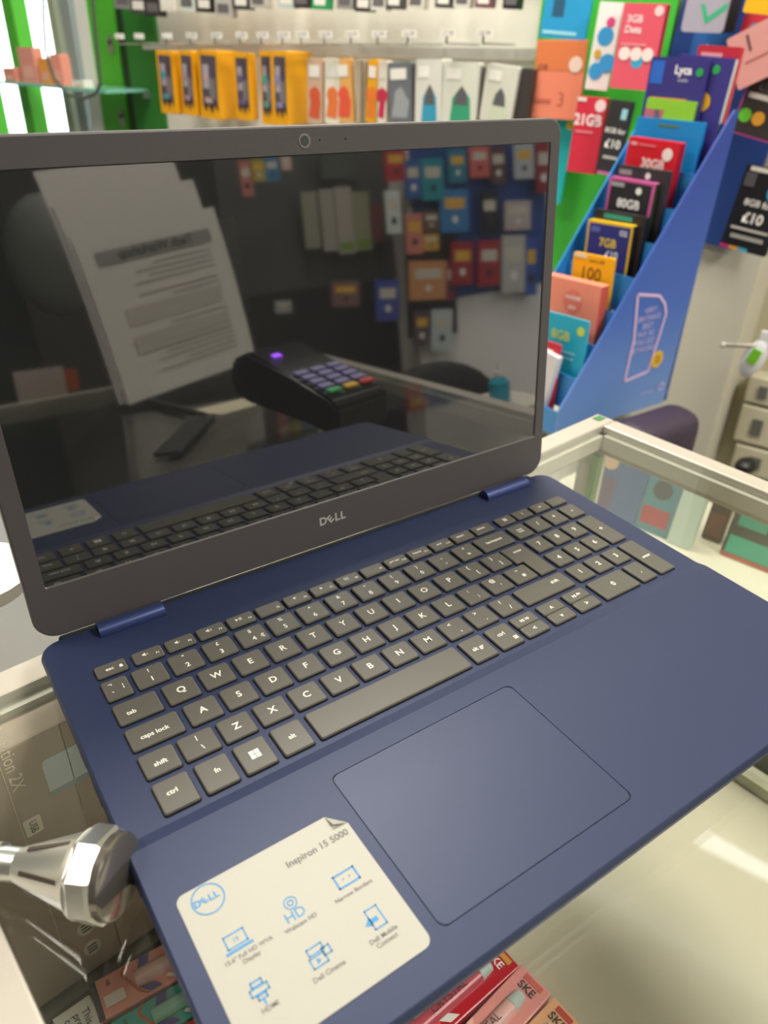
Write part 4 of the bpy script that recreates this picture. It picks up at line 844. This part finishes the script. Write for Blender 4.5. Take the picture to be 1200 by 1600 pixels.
for rI in range(5):
    for cI in range(3):
        c_ = ('8a86b8' if rI else ('c83a2a', 'e0b030', '2aa860')[2 - cI])
        if rI == 0: c_ = ('c83a2a', 'e0b030', '2aa860')[cI]
        MB().box((-.009, -.0045, 0), (.009, .0045, .003), TS(-.024 + .024 * cI, .014 + .013 * rI), .001).build('keypad_key', mat(c_, .4, emit=.25), tm)
MB().box((-.030, -.022, 0), (.030, .022, .0012), Matrix.Translation((0, .108, .0725)) @ Matrix.Rotation(math.atan2(.027, .08), 4, 'X'), .001).build('display', mat('4a4468', .15), tm)
MB().box((.010, -.0035, .001), (.021, .0035, .0022), Matrix.Translation((0, .118, .0765)) @ Matrix.Rotation(math.atan2(.027, .08), 4, 'X')).build('indicator_light', mat('9a4aff', .4, emit=5), tm)
# receipt and pens beside the terminal
R0 = mpl((365, 636), (0, 0, ZG), (0, 0, 1)); o = MB(); o.prism([(-.05, -.03), (.03, -.035), (.055, .02), (-.03, .035)], .0, .0006); o = o.build('receipt', mat('dcd2b8', .7)); o.location = (R0.x, R0.y, ZG + .0003); tag(o, 'crumpled cream receipt lying on the glass by the terminal', 'receipt')
A_, B_ = mpl((235, 632), (0, 0, ZG), (0, 0, 1)), mpl((320, 656), (0, 0, ZG), (0, 0, 1)); o = MB().cyl((0, 0, .005), Vector((B_.x - A_.x, B_.y - A_.y, .005)), .0045).build('pen', mat('241e1c', .4)); o.location = (A_.x, A_.y, ZG + .0003); tag(o, 'black pen lying on the glass before the clear holder', 'pen')
A_, B_ = mpl((262, 715), (0, 0, ZG), (0, 0, 1)), mpl((320, 655), (0, 0, ZG), (0, 0, 1))
o = MB().beam((0, 0, .003), Vector((B_.x - A_.x, B_.y - A_.y, .003)), .030, .005, bev=.002).build('wallet', mat('1c1b1d', .6)); o.location = (A_.x, A_.y, ZG + .0003); tag(o, 'flat black strap-like case lying on the glass near the laptop front', 'case')
# hand sanitiser bottle behind the side rail
SBp = mpl((782, 632), (0, 0, -.10), (0, 0, 1)); mp, md = mray((782, 632))
sbz = -.085; Bp = mpl((782, 626), (0, 0, sbz), (0, 0, 1)); print('BOTTLE', Bp)
bt = thing('pump_bottle', 'small turquoise pump bottle with a white pump on the side shelf', 'bottle', Matrix.Translation((Bp.x, Bp.y, sbz)))
k_ = (Bp - CP).length / 1.15
MB().lathe([(.020 * k_, 0), (.022 * k_, .004), (.022 * k_, .038 * k_), (.012 * k_, .048 * k_), (.008 * k_, .050 * k_)], None, 24).build('bottle', mat('1f9ab8', .2), bt, smooth=True)
MB().lathe([(.009 * k_, .050 * k_), (.009 * k_, .060 * k_), (.003 * k_, .061 * k_), (.003 * k_, .078 * k_)], None, 16).build('pump', mat('e6e4e0', .4), bt, smooth=True)
ss = thing('side_stool', 'small white stand carrying the turquoise pump bottle', 'stand', Matrix.Translation((Bp.x, Bp.y, FLOOR)))
MB().box((-.06, -.06, sbz - FLOOR - .012), (.06, .06, sbz - FLOOR - .0003), None, .003).build('stand_top', mat('d0ccc0', .5), ss); MB().cyl((0, 0, 0), (0, 0, sbz - FLOOR - .012), .03).build('post', mat('a8a49a', .4, metal=.5), ss)
# rounded black chair back
cA_ = mray((680, 600)); cpt = cA_[0] + cA_[1] * 1.25; print('CH2', cpt)
c2 = thing('office_chair', 'black office chair with a rounded back behind the counter rail', 'chair', Matrix.Translation((cpt.x, cpt.y, FLOOR)) @ Matrix.Rotation(math.radians(20), 4, 'Z'))
MB().ball((0, 0, -FLOOR + cpt.z - .12), .18, 28, (1, .28, .95)).build('backrest', mat('121214', .7), c2, smooth=True)
MB().box((-.22, -.46, .42), (.22, -.02, .50), None, .04, 4).build('seat', mat('121214', .7), c2, smooth=True); MB().cyl((0, -.24, .06), (0, -.24, .42), .03).build('gas_stem', mat('303030', .4, metal=.6), c2)
MB().beam((0, -.03, .44), (0, -.0, .62), .05, .02).build('back_bar', mat('202020', .5), c2)
for i in range(5):
    a = 2 * math.pi * i / 5; MB().beam((0, -.24, .05), (.27 * math.cos(a), -.24 + .27 * math.sin(a), .03), .04, .03).build('foot', mat('181818', .5), c2)
# mirrored wall of cards: board on the wall behind the photographer
WY = Vector((0, -1.75, 0)); wn2 = Vector((0, 1, 0))
def mh(name, label, cat, TL, TR, BL, off, th, col, items=(), group=None, L=None):
    a, b_, c_ = (mpl(q_, WY + wn2 * off, wn2) for q_ in (TL, TR, BL)); x = (a - b_); z = a - c_; xn_ = x.normalized(); hz_ = z - xn_ * z.dot(xn_)
    F = frame(b_ + x / 2 - hz_, xn_, hz_); return card(name, label, cat, F, x.length, hz_.length, th, col, items, group)
a_ = mpl((640, 350), WY, wn2); b_ = mpl((900, 350), WY, wn2)
struct(MB().box((a_.x, WY.y - .12, FLOOR), (b_.x + .5, WY.y, CEIL)).build('wall_partition', mat('e6dfd8', .7)))
mh('display_board', 'royal blue board on the rear partition, seen in the screen', 'board', (640, 225), (852, 215), (640, 478), .012, .01, '1c4484')
mh('display_board', 'black rack board on the rear partition, seen in the screen', 'board', (632, 340), (712, 338), (640, 530), .019, .004, '1a1718')
mh('display_board', 'long grey board of hanging goods left of the blue board', 'board', (330, 240), (632, 232), (330, 470), -.10, .01, '4a4c4a')
gm_ = 'cards on the rear partition mirrored in the screen'
MQ = [(600, 232, 34, 52, 'a82a34', 'crimson'), (632, 250, 24, 62, '2a5a98', 'denim blue'), (658, 248, 34, 66, '1f8a94', 'teal'), (700, 234, 28, 52, '1f7a90', 'dark teal'), (734, 228, 30, 50, 'c8605a', 'coral'), (766, 230, 24, 58, '5a3a34', 'brown'), (804, 224, 30, 56, 'b0b4b8', 'silver'), (838, 222, 22, 80, '8a2028', 'wine red'), (602, 298, 22, 68, 'c8d0cc', 'white bottle-print'), (688, 296, 44, 68, '2f78b0', 'bright blue'), (752, 300, 26, 66, '1c1a22', 'black'), (790, 314, 40, 46, 'b8a8a4', 'pale blush'), (634, 334, 26, 64, 'c87a6a', 'salmon'), (662, 330, 24, 32, '6a5030', 'olive'), (662, 366, 24, 26, 'c89a3a', 'mustard'), (706, 378, 34, 68, '98202c', 'deep red'), (748, 376, 34, 72, 'a0242e', 'scarlet'), (786, 368, 36, 90, 'b4b2a8', 'ivory'), (822, 372, 18, 90, '2a50a0', 'ultramarine'), (640, 408, 58, 62, 'c88a58', 'tan gold'), (698, 410, 12, 60, '7a2a4a', 'maroon'), (648, 486, 24, 56, '5a4448', 'dusky'), (676, 484, 32, 64, 'b8c4c4', 'pale aqua'), (588, 438, 36, 64, '3a4a98', 'indigo'), (518, 440, 44, 40, '7a5a58', 'mauve'), (430, 470, 26, 20, '9a9a98', 'grey'), (372, 252, 18, 56, 'b87068', 'rose'), (392, 250, 20, 34, 'a89a3a', 'olive yellow'), (412, 246, 22, 38, '3a78a0', 'steel blue'), (438, 244, 16, 22, 'c8a8a0', 'beige pink')]
for i, (x, y, w_, h_, col, cn) in enumerate(MQ):
    it = [('r', .15, .55, .85, .8, 'c8c0b0' if i % 3 else 'd8a83a'), ('c', .5, .3, .09, 'e0dcd4' if i % 2 else '2a2a30')]
    mh('hanging_card', '%s card hung on the rear partition, seen only in the screen' % cn, 'card', (x, y), (x + w_, y - 1), (x + 2, y + h_), .05 + .002 * (i % 4), .008, col, it, gm_)
gz = 'pale hanging bags mirrored in the screen'
for i, (x, y, w_, h_, col, cn) in enumerate([(470, 300, 24, 90, '8a8a78', 'grey-green'), (498, 296, 22, 98, '9a948a', 'warm grey'), (522, 292, 26, 106, 'a09890', 'light taupe'), (550, 300, 26, 92, '8a8c70', 'olive grey'), (580, 318, 18, 60, '6a3a3c', 'dark rose'), (500, 240, 60, 40, '4a5048', 'slate green')]):
    mh('hanging_bag', '%s bag hanging on the grey board, seen in the screen' % cn, 'bag', (x, y), (x + w_, y - 1), (x + 2, y + h_), -.04, .01, col, [('r', .1, .05, .9, .18, '6a8a2a')] if i in (2, 3) else [], gz)
# dark cabinet and green panel at the left side of the reflection
SV = mpl((175, 640), (0, 0, ZG), (0, 0, 1))
lcb = thing('dark_cabinet', 'tall dark green shop cabinet behind the photographer, seen in the screen', 'cabinet', Matrix.Translation((-.10, -1.35, FLOOR)))
MB().box((-.75, -.25, 0), (.28, .22, 1.9), None, .004).build('body', mat('24302c', .6), lcb); MB().box((.06, .221, .55), (.17, .226, 1.5)).build('door_panel', mat('1f6a44', .5), lcb)
c3 = thing('grey_blob', 'grey-white rounded helmet-like blob by the dark cabinet', 'lamp shade', Matrix.Translation(mpl((85, 400), (0, -1.02, 0), (0, 1, 0))))
MB().ball((0, 0, 0), .08, 24, (1, .7, 1.3)).build('shade', mat('6a706c', .5), c3, smooth=True)  # plain rounded grey blob, helmet-like, no lamp
c3.name = 'rounded_blob'
TMP = [((20, 582), (98, 572), (30, 640), 'd8c8c4', 'white slip with faint print propped on the left, seen in the screen'), ((98, 578), (120, 576), (100, 612), 'c8602a', 'orange tag beside the white slip, seen in the screen')]
for TL, TR, BL, col, lb in TMP:
    a, b_, c_ = (mpl(q_, (0, -1.0, 0), (0, 1, 0)) for q_ in (TL, TR, BL)); x = (a - b_); z = a - c_; xn_ = x.normalized(); hz_ = z - xn_ * z.dot(xn_)
    card('paper_tag', lb, 'paper', frame(b_ + x / 2 - hz_, xn_, hz_), x.length, hz_.length, .002, col, [])
